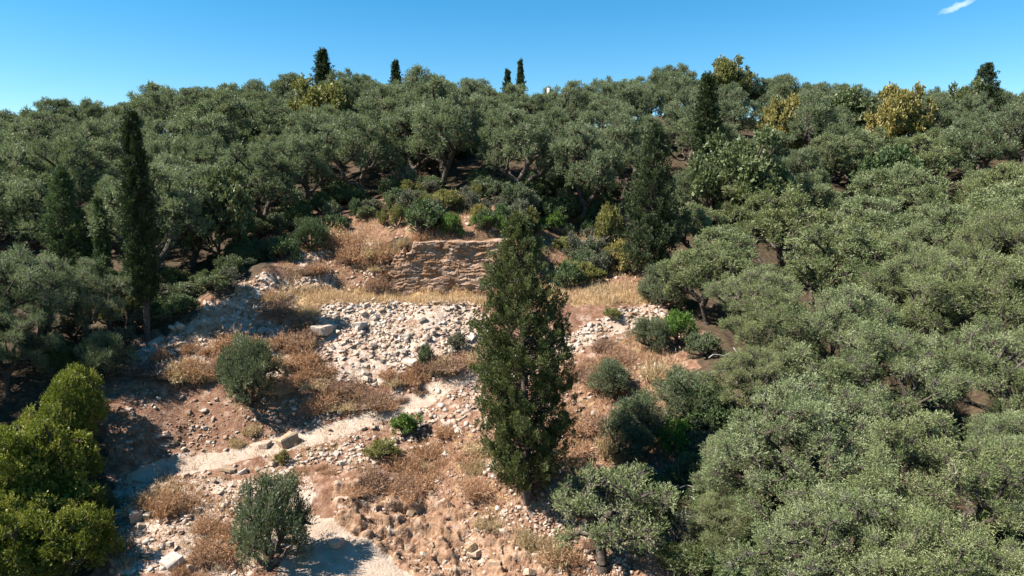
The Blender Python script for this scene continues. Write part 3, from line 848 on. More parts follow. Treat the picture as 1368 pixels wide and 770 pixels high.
inb = inb.ravel()
crag = (.32 * c1 - .12 * np.clip(.12 - e1, 0, 1) / .12 + .09 * c2 - .04 * (e2 < .08) + .10 * fbm(fx_ * 5, fy_ * 5, 77, 3)) * np.clip((fbm(fx_ * .55, fy_ * .55, 66, 3) - .28) * 4, .1, 1)
fz2 = fz_ + np.where(inb > .5, crag * (inb - .5) * 2 - .05, -.4 + inb * .5)
fy2 = fy_ - np.where(inb > .5, crag * .55 * (inb - .5) * 2, 0)
ii_ = np.arange(len(fx_)).reshape(BX.shape)
qd = np.stack([ii_[:-1, :-1], ii_[:-1, 1:], ii_[1:, 1:], ii_[1:, :-1]], -1).reshape(-1, 4)
qd = qd[(inb[qd] > .3).any(1)]
used, inv = np.unique(qd, return_inverse=True)
bm_ = raw_mesh('cut_bank', np.c_[fx_, fy2, fz2][used], inv.ravel(), 4, M['ground'], None, False)
bza = np.zeros((len(used), 4), np.float32); bza[:, 0] = 1; bza[:, 2] = .10 + .45 * (c1[used] > .62) ; bza[:, 3] = 1
bzb = np.zeros((len(used), 4), np.float32); bzb[:, 1] = .95 - .55 * (c2[used] > .7); bzb[:, 3] = 1
for nm_, arr in (("zone_a", bza), ("zone_b", bzb)):
    at_ = bm_.attributes.new(nm_, 'FLOAT_COLOR', 'POINT'); at_.data.foreach_set("color", arr.ravel())
cb = mesh_obj('cut_bank', bm_); cb['kind'] = 'structure'; cb['label'] = 'craggy ochre earth and rock bank cut above the lower road'; cb['category'] = 'bank'

# all the smaller rubble, too many to count: one mesh per kind of ground
NO_STONES = [Z_PATH, Z_ROAD]
def rubble(name, label, polys, n_try, size, tint, seed, mat='rubble', sink=.3, ledge=None, box=(-24, 16, 27, 64), dens_noise=True, flat=(.16, .5), wob=10):
    rng = np.random.default_rng(seed)
    x = rng.uniform(box[0], box[1], n_try); y = rng.uniform(box[2], box[3], n_try); z = height(x, y)
    k = np.zeros(n_try, bool)
    for poly, pr in polys: k |= zone(x, y, z, poly, wob) & (rng.uniform(size=n_try) < pr)
    for poly in NO_STONES: k &= ~zone(x, y, z, poly, 4) | (rng.uniform(size=n_try) < .06)
    if dens_noise: k &= rng.uniform(size=n_try) < np.clip((fbm(x * .5, y * .5, seed, 3) - .30) * 3.2, .05, 1)
    x, y, z = x[k], y[k], z[k]; n_ = len(x)
    s = size[0] * (size[1] / size[0]) ** (rng.uniform(size=n_) ** 1.9)
    cube = np.array([(a, b, c_) for a in (-.5, .5) for b in (-.5, .5) for c_ in (-.5, .5)])
    V = cube[None] * (1 + rng.uniform(-.42, .16, (n_, 8, 3)))
    top = cube[:, 2] > 0                       # wedges and slivers rather than boxes
    V[:, top, 0] *= rng.uniform(.15, 1.05, n_)[:, None]; V[:, top, 1] *= rng.uniform(.3, 1.05, n_)[:, None]
    V[:, top, 0] += rng.uniform(-.25, .25, n_)[:, None]
    V = V * (np.c_[s, s * rng.uniform(.5, 1, n_), s * rng.uniform(*flat, n_)])[:, None]
    a, b, c_ = rng.uniform(0, 6.28, n_), rng.normal(size=n_) * .4, rng.normal(size=n_) * .4
    def rot(V, ang, i, j):
        ca, sa = np.cos(ang)[:, None], np.sin(ang)[:, None]
        p_, q = V[..., i].copy(), V[..., j].copy()
        V[..., i] = ca * p_ - sa * q; V[..., j] = sa * p_ + ca * q
    if ledge is not None:
        V = V * np.array((1.9, .8, .8)); a = ledge + rng.normal(size=n_) * .22; b = b * .4; c_ = .18 + c_ * .35
    rot(V, b, 1, 2); rot(V, c_, 0, 2); rot(V, a, 0, 1)
    V = V + np.c_[x, y, z + s * (.25 - sink * .5)][:, None]
    fq = np.array([(0, 1, 3, 2), (4, 6, 7, 5), (0, 4, 5, 1), (2, 3, 7, 6), (0, 2, 6, 4), (1, 5, 7, 3)])
    faces = (np.arange(n_)[:, None, None] * 8 + fq[None]).reshape(-1)
    T = np.clip(tint[0] + (tint[1] - tint[0]) * rng.uniform(size=n_) + (fbm(x * .4, y * .4, seed + 3, 3) - .5) * .5, 0, 1)
    o = mesh_obj(name, raw_mesh(name, V.reshape(-1, 3), faces, 4, M[mat], np.repeat(T, 6)))
    o['kind'] = 'stuff'; o['label'] = label; o['category'] = 'rubble'
    return o
rubble('rubble', 'small broken limestone strewn over the slope, mound and track', [(Z_SCREE, .9), (Z_MOUND, 1.0), (Z_TRACK, .6), (Z_LOWER, .55), (Z_REDBANK, .42), (Z_SCRUB, .30), (Z_UPPER, .14)],
       88000, (.05, .46), (.05, .85), 5)
rubble('scree_rubble', 'broken limestone of all sizes covering the steep slope under the terrace edge', [(Z_SCREE, 1.0), ([(330,365),(420,395),(410,425),(330,430),(250,445),(240,430)], .8), ([(560,530),(640,505),(650,560),(600,590),(540,590)], .9), (Z_RAMP, .9)], 42000, (.09, .60), (.15, .9), 15, sink=.4)
rubble('soil_clods', 'crumbly red-brown clods on the bare earth of the banks', [(Z_REDBANK, 1.0), (Z_SCRUB, .6), (Z_LOWER, .5), (Z_BANK, .5)], 60000, (.04, .26), (.0, .14), 19, sink=.4, flat=(.4, .8))
rubble('gully_rubble', 'scattered stones on the bare slope under the broad cypress', [([(650,690),(760,660),(860,690),(870,800),(690,800)], .6)], 30000, (.05, .32), (.1, .8), 17, box=(-3, 8, 26, 37))
rubble('bank_rubble', 'loose tan stones lying on the cut earth bank above the lower road', [(Z_BANK, 1.0)], 26000, (.04, .36), (.02, .6), 9, sink=.5, box=(-10, 4, 27, 40), flat=(.3, .7))
rubble('quarry_rubble', 'heap of fallen stones at the left foot of the layered rock face', [([(400,345),(470,325),(520,340),(560,388),(520,392),(400,388)], 1.0)], 26000, (.10, .55), (.15, .75), 12, box=(-20, -4, 53, 63), flat=(.4, .9))

# ================================================================== KITS OF PLANTS
NEAR = [make_olive('near_olive', 100 + k, 7.6 + .5 * k, 3.9, 34, 84000, .112, .034, 'olive', 3000, (.85, 1.45)) for k in range(3)]
FARO = [make_olive('grove_olive', 200 + k, (8.6, 9.2, 8.2, 9.6, 8.8)[k], (3.6, 3.9, 3.7, 3.5, 4.0)[k], 30, 40000, .18, .058, 'olive_far', 1500, (.8, 1.4), (.46, .40, .44, .50, .40)[k], .36) for k in range(5)]
CYP_MAIN = make_cypress('broad_cypress', 7, 13.6, [(0, .9), (.06, 1.3), (.16, 2.1), (.34, 2.5), (.5, 2.45), (.66, 2.2), (.8, 1.65), (.9, 1.05), (.97, .5), (1, .15)], 440, 92, .12, .044, 'cypress', .02, (.4, .85), .48, .19, .07, .30, .27, .38)
CYP_SLIM = make_cypress('slim_cypress', 8, 15.0, [(0, .2), (.16, .45), (.24, .75), (.4, .98), (.6, .98), (.78, .75), (.9, .45), (.97, .2), (1, .05)], 560, 32, .22, .085, 'cypress_dark', .0, (.95, 1.25), .6, .18, .2, .26, .34, .3)
CYP_SHAG = make_cypress('shaggy_cypress', 9, 13.0, [(0, 1.2), (.1, 2.0), (.3, 2.6), (.5, 2.3), (.7, 1.6), (.85, .9), (.95, .4), (1, .1)], 320, 40, .22, .075, 'cypress', .02, (.35, .75), .6, .26, .08, .28, .36, .3)
LAUREL = [make_shrub('laurel', 300 + k, 4.6, 2.5, 40, 42000, .125, .058, 'laurel', (.55, 1.05), 7, .26, .9, .5) for k in range(2)]
BROAD = make_shrub('broadleaf', 320, 5.6, 2.9, 44, 16000, .24, .15, 'green', (.5, 1.0), 6, .35, .9, .4)
OSHRUB = [make_shrub('olive_shrub', 340 + k, 2.6, 1.5, 44, 34000, .09, .031, 'bush_olive', (.4, .7), 8, .26, .7, .35) for k in range(2)]
SHRUB = [make_shrub('leafy_shrub', 360 + k, 1.7, 1.2, 20, 5200, .13, .065, 'green', (.28, .5), 6, .24, .9, .5) for k in range(3)]
DRY = [make_dry('dry_shrub', 380 + k, (.85, 1.05, .7)[k], (1.0, .9, .8)[k], (620, 480, 560)[k]) for k in range(3)]

# ================================================================== TREES THAT CAN BE TOLD APART
def tree_top(name, kit, label, cat, u, vtop, Y, group=None, mat=None, rz=None, wide=1.0, keep=.8, tilt=(0, 0), log=True):
    """height from the ground under the tree to its top in the photograph"""
    g = ground_at(u, Y)
    top = at_depth(u, vtop, Y)[2]
    hgt = top - g[2]
    s = hgt / kit['H']
    if log: print("TREE %-16s u=%4d Y=%5.1f height %.1f m width %.1f" % (name, u, Y, hgt, 2 * kit['R'] * s * wide))
    t = plant(name, kit, label, cat, (g[0], g[1], g[2]), rnd.uniform(0, 6.28) if rz is None else rz, (s * wide, s * wide, s), group, mat, tilt)
    PLACED.append((g[0], g[1], keep))
    if group: GROVE.append(t) if name == 'olive_tree' else None
    else: LANDMARKS.append((g[0], g[1], label))
    return t
def bush_px(name, kit, label, cat, u, vbase, hpx, wpx, group=None, mat=None, rz=None, tilt=(0, 0), dy=0.):
    """shrub standing on the ground point seen at (u, vbase), hpx tall and wpx wide in the photograph"""
    g = hit(u, vbase)
    if dy: g = np.array((g[0] * (g[1] + dy) / g[1], g[1] + dy, 0)); g[2] = H1(g[0], g[1])
    m_ = math.hypot(g[1], CAMZ - g[2]) / F
    sh, sw = hpx * m_ / kit['H'], wpx * m_ / (2 * kit['R'])
    t = plant(name, kit, label, cat, (g[0], g[1], g[2]), rnd.uniform(0, 6.28) if rz is None else rz, (sw, sw, sh), group, mat, tilt)
    return t

# cypresses
tree_top('cypress_tree', CYP_MAIN, 'broad dark green cypress standing alone on the rubble below the track', 'cypress', 705, 283, 33.5, keep=2.5, rz=0, wide=.91, tilt=(0, -.032))
tree_top('cypress_tree', CYP_SLIM, 'tall slim dark cypress with bare lower trunk beside the rubble mound', 'cypress', 197, 148, 47.2, keep=2, wide=.82)
tree_top('cypress_tree', CYP_SHAG, 'shaggy dark cypress with yellow shrubs at its foot beside the terrace', 'cypress', 868, 166, 59, keep=3, wide=1.02, mat='cypress_dark')
tree_top('cypress_tree', CYP_SLIM, 'dark pointed cypress rising from the grove behind the shaggy one', 'cypress', 940, 98, 76, keep=2.4, wide=1.25)
tree_top('cypress_tree', CYP_SLIM, 'thick blunt cypress on the skyline above a yellow-green tree', 'cypress', 434, 66, 104, keep=2, wide=1.55)
tree_top('cypress_tree', CYP_SLIM, 'short pointed cypress tip on the skyline between olive crowns', 'cypress', 530, 81, 109, keep=2, wide=1.2)
tree_top('cypress_tree', CYP_SLIM, 'needle-thin cypress on the skyline beside the little white house', 'cypress', 695, 80, 112, keep=1.5, wide=.75)
tree_top('cypress_tree', CYP_SLIM, 'stubby cypress top on the skyline next to the needle-thin one', 'cypress', 678, 93, 111, keep=1.5, wide=1.0)
tree_top('cypress_tree', CYP_SHAG, 'broad dark cypress standing over the ridge beyond the golden tree', 'cypress', 1308, 85, 100, keep=3, wide=1.5, mat='cypress_dark')
tree_top('cypress_tree', CYP_SHAG, 'feathery light green young cypress in the grove beside the slim dark one', 'cypress', 95, 222, 54, keep=3, wide=1.0, mat='cypress_light')
tree_top('cypress_tree', CYP_SLIM, 'small thin light green cypress between the feathery one and the tall slim one', 'cypress', 143, 262, 52, keep=1.5, wide=.8, mat='cypress_light')
# coloured broadleaf trees
tree_top('broadleaf_tree', BROAD, 'golden autumn tree high on the ridge among olives', 'tree', 1195, 116, 88, keep=3.6, mat='golden', wide=.62)
tree_top('broadleaf_tree', BROAD, 'yellow-green tree under the thick blunt skyline cypress', 'tree', 428, 108, 92, keep=2.6, mat='yellowgreen', wide=.8)
tree_top('broadleaf_tree', BROAD, 'pale yellow treetop showing on the highest point of the ridge', 'tree', 968, 78, 108, keep=2.5, mat='yellowgreen', wide=.65)
tree_top('broadleaf_tree', BROAD, 'small orange-leaved tree on the upper slope right of the dark pointed cypress', 'tree', 1040, 132, 86, keep=2, mat='golden', wide=.5)
tree_top('broadleaf_tree', BROAD, 'rounded olive-yellow tree at the foot of the dark pointed cypress', 'tree', 988, 180, 70, keep=2.5, mat='muted', wide=.85)
tree_top('broadleaf_tree', BROAD, 'leafy green tree with broad pale leaves behind the rubble mound', 'tree', 293, 228, 60, keep=2.8, mat='muted', wide=.7)
tree_top('broadleaf_tree', BROAD, 'yellowish leafy tree on the ridge next to the golden tree', 'tree', 1125, 122, 94, keep=2.5, mat='muted', wide=.8)
tree_top('broadleaf_tree', BROAD, 'deep green leafy tree below the golden tree on the right slope', 'tree', 1185, 198, 74, keep=2.5, mat='cypress_light', wide=.8)
tree_top('broadleaf_tree', BROAD, 'light green leafy tree beside the broad dark cypress on the ridge', 'tree', 1285, 112, 97, keep=2, mat='muted', wide=.6)
# hand-set olives of the right slope
R_OL = [(945,322,50),(1035,392,41),(1000,462,36.5),(962,300,52.5),(1042,255,59),(1010,352,44.5),(1112,298,50),(1120,380,38.5),(1225,335,44),(1330,262,54),(1310,335,41),
        (1195,440,34.5),(1345,425,33.5),(1070,503,28.6),(990,568,31.5),(968,655,28.8),(1230,552,25.5),(1125,648,22.6),(1368,545,27),(1340,722,20.5),(1250,690,20.5),
        (1150,172,79),(1222,182,76),(1105,178,78),(1262,170,82),(925,270,62),(1000,235,68),(1160,262,60),(1250,270,56),(1080,232,70),(1420,330,40),(1430,470,31)]
for i, (u, vt, Y) in enumerate(R_OL):
    kit = NEAR[i % 3] if Y < 47 else FARO[i % 5]
    near_ = Y < 31
    tree_top('olive_tree', kit, 'big bushy olive tree filling the foot of the right slope' if near_ else 'dense grey-green olive tree on the slope right of the clearing', 'olive tree', u, vt, Y,
             'olives at the foot of the right slope' if near_ else 'olives of the right slope', 'olive', keep=3.2, wide=1.12)
for Y in (36.5, 43, 49.5, 56, 62.5, 68):
    x = .16 * Y
    while x < .88 * Y:
        xx, yy = x + rnd.uniform(-.7, .7), Y + rnd.uniform(-1.2, 1.2)
        x += rnd.uniform(6.0, 7.8)
        zz = H1(xx, yy); u, v = (float(q) for q in project(xx, yy, zz))
        if u < 930 + rnd.uniform(0, 40) or not far_from(xx, yy, 1.5): continue
        if any(inpoly(np.array([u]), np.array([v]), P_)[0] for P_ in CLEARING): continue
        kit = NEAR[rnd.randrange(3)] if yy < 50 else FARO[rnd.randrange(5)]
        hgt = rnd.uniform(6.4, 8.8)
        s = hgt / kit['H']; wd = rnd.uniform(.92, 1.08)
        tr_ = plant('olive_tree', kit, 'dense grey-green olive tree on the slope right of the clearing', 'olive tree', (xx, yy, zz), rnd.uniform(0, 6.28), (s * wd * rnd.uniform(.85, 1.15), s * wd * rnd.uniform(.85, 1.15), s), 'olives of the right slope', 'olive', (rnd.gauss(0, .08), rnd.gauss(0, .08)))
        GROVE.append(tr_)
        PLACED.append((xx, yy, 3.0))
# olives of the left edge; those beyond the frame added unseen for shade
for i, (u, vt, Y) in enumerate([(40,325,43.5),(118,345,46),(-45,330,42),(-95,410,37),(-130,300,48),(-200,330,42),(-190,450,33.5),(10,400,40)]):
    tree_top('olive_tree', NEAR[i % 3], 'olive tree in front of the feathery young cypress beside the shaded ground', 'olive tree', u, vt, Y, 'olives at the left edge of the clearing', 'olive_far', keep=2.6)
for i, (u, vt, Y) in enumerate([(255,205,61),(345,190,66),(215,225,56),(30,235,56)]):
    tree_top('olive_tree', FARO[i % 5], 'shaded olive tree at the edge of the grove behind the rubble mound', 'olive tree', u, vt, Y, 'olives behind the rubble mound', keep=2.8)
for i, (u, vt, Y) in enumerate([(590,132,73),(700,148,72),(775,165,71),(480,150,73),(410,178,70),(660,140,80),(545,140,78),(830,150,76)]):
    tree_top('olive_tree', FARO[(i * 2) % 5], 'olive tree with bare dark trunk on the slope above the rock face', 'olive tree', u, vt, Y, 'olives above the rock face', keep=3.0)
# slender saplings with thin trunks beside the slim cypress
sap = make_olive('sapling', 400, 6.5, 1.6, 12, 9000, .15, .05, 'cypress_light', 300, (.35, .6), .6)
for u, vt, Y in ((148, 345, 47.6), (172, 350, 48.4)):
    tree_top('young_tree', sap, 'slender young tree on a thin bare trunk beside the slim cypress', 'tree', u, vt, Y, 'saplings beside the slim cypress', keep=.8, wide=.9)

# ================================================================== THE GROVE: olives covering the hill
cnt = 0
WINDOWS = [(408, 460, 107, 200), (506, 554, 106, 200), (662, 712, 109, 200), (724, 742, 117, 200), (1130, 1260, 178, 88), (400, 460, 138, 92), (930, 985, 108, 106), (1010, 1070, 168, 86), (1275, 1345, 120, 100), (905, 975, 205, 76), (960, 1020, 215, 70), (700, 760, 122, 113), (1095, 1150, 145, 94)]
for Y in (58, 64, 70, 76.5, 83, 90, 97, 104, 110, 117):
    x = -.86 * Y + rnd.uniform(0, 3)
    while x < .86 * Y:
        step = rnd.uniform(5.0, 6.6) * (1.0 if Y < 95 else .9)
        xx, yy = x + rnd.uniform(-.8, .8), Y + rnd.uniform(-2.2, 2.2)
        x += step * 1.12
        zz = H1(xx, yy)
        u, v = project(xx, yy, zz); u, v = float(u), float(v)
        if not far_from(xx, yy, 1.35): continue
        pu, pv = np.array([u]), np.array([v])
        if any(inpoly(pu, pv, P_)[0] for P_ in CLEARING): continue
        if inpoly(pu, pv, [(330,300),(400,268),(520,262),(640,258),(760,255),(880,290),(900,410),(660,420),(330,420)])[0]: continue
        if 380 < u < 905 and v > 268: continue
        if u > 905 and Y < 70: continue
        if u < 330 and v > 415: continue
        kit = FARO[rnd.randrange(5)]
        hgt = rnd.uniform(7.0, 11.0)
        # keep the crowns under the line the photograph's skyline draws
        ztop = at_depth(u, float(skyline(u)) + rnd.uniform(-13, 9), yy)[2]
        hgt = min(hgt, ztop - zz)
        for (u0, u1, vclear, Yw) in WINDOWS:          # crowns in front of these stay below them
            if u0 < u < u1 and yy < Yw: hgt = min(hgt, at_depth(u, vclear + rnd.uniform(0, 10), yy)[2] - zz)
        if hgt < 2.6: continue
        s = hgt / kit['H']
        wd = rnd.uniform(.84, 1.02) if hgt > 6.5 else (rnd.uniform(1.0, 1.2) if hgt > 4.5 else 1.45)
        if yy > 99: lab, grp = 'olive tree with crown against the sky along the ridge', 'olives along the ridge'
        elif u > 880: lab, grp = 'olive tree of the grove on the upper right slope below the ridge', 'olives of the upper right slope'
        elif u < 380: lab, grp = 'olive tree of the shady grove on the upper left slope', 'olives of the upper left slope'
        else: lab, grp = 'olive tree of the grove between the rock face and the ridge', 'olives of the middle slope'
        tr_ = plant('olive_tree', kit, lab, 'olive tree', (xx, yy, zz), rnd.uniform(0, 6.28), (s * wd * rnd.uniform(.85, 1.15), s * wd * rnd.uniform(.85, 1.15), s), grp, None, (rnd.gauss(0, .07), rnd.gauss(0, .07)))
        GROVE.append(tr_); PLACED.append((xx, yy, 3.0)); cnt += 1
# olives that grow right beside a tree one can name are told apart by it
SHORT = ['broad dark cypress standing alone on the rubble', 'tall slim cypress with bare lower trunk', 'shaggy cypress beside the terrace', 'dark pointed cypress in the grove',
         'thick blunt cypress on the skyline', 'short pointed skyline cypress', 'needle-thin skyline cypress', 'stubby skyline cypress', 'broad dark cypress on the ridge',
         'feathery light green young cypress', 'small thin light green cypress', 'golden autumn tree', 'yellow-green tree under the skyline cypress', 'pale yellow treetop on the ridge',
         'small orange-leaved tree', 'rounded olive-yellow tree', 'leafy green tree behind the rubble mound', 'yellowish leafy tree next to the golden one', 'deep green leafy tree below the golden one', 'light green leafy tree on the ridge']
free = list(GROVE)
for rank in ('closest to', 'second closest to', 'third closest to'):
    for (lx, ly, _), sh in zip(LANDMARKS, SHORT):
        free.sort(key=lambda o: (o.location.x - lx) ** 2 + (o.location.y - ly) ** 2)
        o = free[0]
        if math.hypot(o.location.x - lx, o.location.y - ly) < 11:
            o['label'] = 'olive tree growing %s the %s' % (rank, sh); free.pop(0)
print("GROVE", cnt)

# ================================================================== SHRUBS OF THE CLEARING
bush_px('laurel_bush', LAUREL[0], 'upper yellow-green laurel bush of the hedge at the left edge', 'bush', 104, 596, 100, 86)
bush_px('laurel_bush', LAUREL[1], 'smaller laurel bush wedged between the upper and the large one of the hedge', 'bush', 76, 640, 98, 100, rz=3)
bush_px('laurel_bush', LAUREL[1], 'large glossy green laurel bush in the middle of the left hedge', 'bush', 72, 690, 123, 126)
bush_px('laurel_bush', LAUREL[0], 'spreading laurel bush on the outer side of the large one in the hedge', 'bush', 6, 700, 123, 115, rz=4)
bush_px('laurel_bush', LAUREL[1], 'low broad laurel bush filling the hedge below the large one', 'bush', 58, 742, 91, 135, rz=5)
bush_px('laurel_bush', LAUREL[0], 'low laurel bush threaded with dry stems at the bottom of the left hedge', 'bush', 92, 790, 104, 109, rz=2)
bush_px('laurel_bush', LAUREL[1], 'laurel bush at the very bottom corner of the left hedge', 'bush', 4, 800, 121, 117, rz=1)
bush_px('dry_creeper', DRY[2], 'pale dry stems tangled over the low laurel bush of the hedge', 'creeper', 60, 742, 60, 40, None, 'tan')
bush_px('olive_bush', OSHRUB[0], 'round olive bush standing alone on the rubble above the red earth bank', 'bush', 336, 545, 92, 80)
bush_px('olive_bush', OSHRUB[1], 'leaning olive bush with tan top beside the pale lower road', 'bush', 362, 757, 112, 88, tilt=(0, .12))
bush_px('olive_bush', OSHRUB[0], 'dim grey-green olive bush behind the laurel hedge', 'bush', 143, 512, 66, 66, rz=1)
bush_px('olive_bush', OSHRUB[1], 'grey olive bush among russet scrub right of the broad cypress', 'bush', 815, 528, 46, 56, rz=2)
bush_px('olive_bush', OSHRUB[0], 'grey-green bush beside the upper end of the stony track', 'bush', 868, 468, 44, 52, rz=4)
bush_px('olive_bush', OSHRUB[1], 'big dark bush draped with a pale dry creeper below the russet scrub', 'bush', 850, 610, 82, 92, rz=5)
bush_px('olive_bush', OSHRUB[0], 'wide grey-green bush under the olives right of the russet scrub', 'bush', 915, 560, 66, 90, rz=3)
bush_px('olive_bush', OSHRUB[1], 'low spreading bush beside the terrace end below the shaggy cypress', 'bush', 885, 412, 56, 70, rz=3)
bush_px('olive_bush', OSHRUB[0], 'dark green bush at the top of the rubble mound against the grove', 'bush', 418, 336, 44, 44, rz=2, mat='cypress_light')
bush_px('olive_bush', OSHRUB[1], 'small silvery bush beside the laurel hedge above the stony patch', 'bush', 140, 690, 36, 30, rz=2)
bush_px('leafy_shrub', SHRUB[0], 'bright green fig shrub at the upper end of the track', 'shrub', 905, 462, 46, 50, mat='green')
bush_px('leafy_shrub', SHRUB[1], 'bright green leafy shrub under the olives beside the dark creeper-draped bush', 'shrub', 908, 612, 50, 56, mat='green')
bush_px('leafy_shrub', SHRUB[2], 'bright green fig sprout beside a dark stump on the track shoulder', 'shrub', 540, 585, 34, 48, mat='green')
bush_px('leafy_shrub', SHRUB[0], 'yellow-green shrub at the left foot of the shaggy cypress', 'shrub', 812, 338, 62, 40, mat='yellowgreen')
bush_px('leafy_shrub', SHRUB[1], 'rust-tinged yellow shrub between the shaggy cypress and the terrace slope', 'shrub', 828, 362, 40, 44, mat='golden')
bush_px('leafy_shrub', SHRUB[2], 'bright green shrub on the dry slope right of the rock face', 'shrub', 738, 310, 26, 38, mat='green')
bush_px('leafy_shrub', SHRUB[0], 'rounded grey shrub on the dry slope below the bright green one', 'shrub', 792, 352, 34, 42, mat='greyshrub')
bush_px('leafy_shrub', SHRUB[1], 'dark leafy shrub half behind the broad cypress at the terrace end', 'shrub', 758, 390, 38, 40, mat='cypress_light')
bush_px('leafy_shrub', SHRUB[1], 'small golden shrub above the right end of the rock face', 'shrub', 640, 298, 24, 24, mat='golden')
bush_px('leafy_shrub', SHRUB[2], 'dense dark shrub directly above the rock face', 'shrub', 565, 318, 48, 62, mat='cypress_light')
bush_px('leafy_shrub', SHRUB[0], 'green leafy shrub on the lip of the rock face', 'shrub', 603, 320, 34, 30, mat='green')
bush_px('leafy_shrub', SHRUB[1], 'pale yellowish shrub under the olives above the rock face', 'shrub', 596, 285, 30, 44, mat='yellowgreen')
# airy olive leaning out beside the big cypress
g = ground_at(806, 30.4)
airy = make_olive('airy_olive', 440, 5.4, 3.1, 20, 26000, .12, .034, 'olive', 1500, (.6, 1.0), .12)
plant('olive_tree', airy, 'thin airy olive tree with gaps in its crown beside the broad cypress', 'olive tree', (g[0], g[1], g[2]), 1.2, (1, 1, .95), None, 'olive')

# understorey between the grove and the clearing
rng = np.random.default_rng(31)
kinds = [('greyshrub', 'grey-green scrub bush in the undergrowth above the clearing', 'grey scrub of the undergrowth'),
         ('green', 'leafy green shrub in the undergrowth above the clearing', 'green shrubs of the undergrowth'),
         ('yellowgreen', 'yellowish shrub in the undergrowth above the clearing', 'yellowish shrubs of the undergrowth'),
         ('cypress_light', 'dark green shrub in the undergrowth above the clearing', 'dark shrubs of the undergrowth'),
         ('bush_olive', 'young olive bush in the undergrowth above the clearing', 'young olives of the undergrowth')]
for u, v in sample_zone([(330,318),(380,270),(520,250),(700,245),(800,265),(840,330),(800,380),(740,372),(720,330),(690,316),(520,300),(430,312)], 62):
    k = rng.choice(5, p=[.30, .12, .16, .27, .15])
    bush_px('undergrowth_shrub', SHRUB[rng.integers(3)], kinds[k][1], 'shrub', u, v + 6, rng.uniform(14, 34), rng.uniform(20, 46), kinds[k][2], kinds[k][0])
for u, v in sample_zone([(330,300),(400,262),(520,250),(640,244),(800,250),(860,290),(800,300),(640,262),(520,268),(420,290),(360,320)], 34):
    bush_px('undergrowth_shrub', SHRUB[rng.integers(3)], kinds[3][1], 'shrub', u, v + 4, rng.uniform(16, 30), rng.uniform(28, 50), kinds[3][2], ['cypress_light', 'bush_olive'][rng.integers(2)])
for u, v in sample_zone([(20,480),(120,440),(260,360),(330,335),(350,350),(240,430),(180,470),(60,520)], 26):
    bush_px('undergrowth_shrub', SHRUB[rng.integers(3)], 'shaded shrub under the trees left of the rubble mound', 'shrub', u, v, rng.uniform(18, 34), rng.uniform(24, 44), 'shaded shrubs left of the mound', ['cypress_light', 'greyshrub', 'yellowgreen'][rng.integers(3)])
for u, v in sample_zone([(225,432),(262,392),(330,345),(400,330),(390,350),(345,357),(290,392),(240,428)], 22):
    bush_px('undergrowth_shrub', SHRUB[rng.integers(3)], 'dark shrub along the shaded back of the rubble mound', 'shrub', u - 6, v - 2, rng.uniform(16, 32), rng.uniform(26, 46), 'dark shrubs behind the rubble mound', ['cypress_light', 'bush_olive', 'muted'][rng.integers(3)])
for u, v in sample_zone([(830,700),(900,640),(955,620),(960,770),(850,775)], 16):
    bush_px('undergrowth_shrub', SHRUB[rng.integers(3)], 'dark shrub in the hollow between the airy olive and the big olives', 'shrub', u, v, rng.uniform(24, 46), rng.uniform(34, 64), 'dark shrubs in the hollow', ['cypress_light', 'greyshrub', 'cypress'][rng.integers(3)])
for u, v in sample_zone([(455,300),(520,258),(570,262),(640,285),(600,300),(520,305)], 20):
    bush_px('undergrowth_shrub', SHRUB[rng.integers(3)], 'low bush on the bare earth right above the rock face', 'shrub', u, v, rng.uniform(12, 26), rng.uniform(20, 40), 'low bushes above the rock face', ['cypress_light', 'greyshrub', 'muted', 'yellowgreen'][rng.integers(4)])
for u, v in sample_zone([(985,560),(1060,500),(1180,560),(1368,600),(1368,800),(1000,800),(960,700)], 30):
    bush_px('undergrowth_shrub', SHRUB[rng.integers(3)], 'dark shrub growing under the big olives at the foot of the right slope', 'shrub', u, v, rng.uniform(24, 44), rng.uniform(40, 70), 'dark shrubs under the right olives', ['cypress_light', 'cypress', 'bush_olive'][rng.integers(3)])
for u, v in sample_zone([(925,480),(960,440),(990,500),(965,600),(985,780),(930,780),(922,600)], 24):
    bush_px('undergrowth_shrub', SHRUB[rng.integers(3)], 'bushy shrub along the border between the dry clearing and the right olives', 'shrub', u, v + 8, rng.uniform(26, 50), rng.uniform(40, 72), 'shrubs bordering the right olives', ['cypress_light', 'bush_olive', 'greyshrub', 'muted'][rng.integers(4)])
for u, v in sample_zone([(490,203),(640,203),(640,230),(490,230)], 18):
    bush_px('undergrowth_shrub', SHRUB[rng.integers(3)], 'dark shrub between the olive trunks high above the rock face', 'shrub', u, v, rng.uniform(12, 22), rng.uniform(22, 40), 'shrubs between the upper trunks', ['cypress_light', 'bush_olive'][rng.integers(2)])
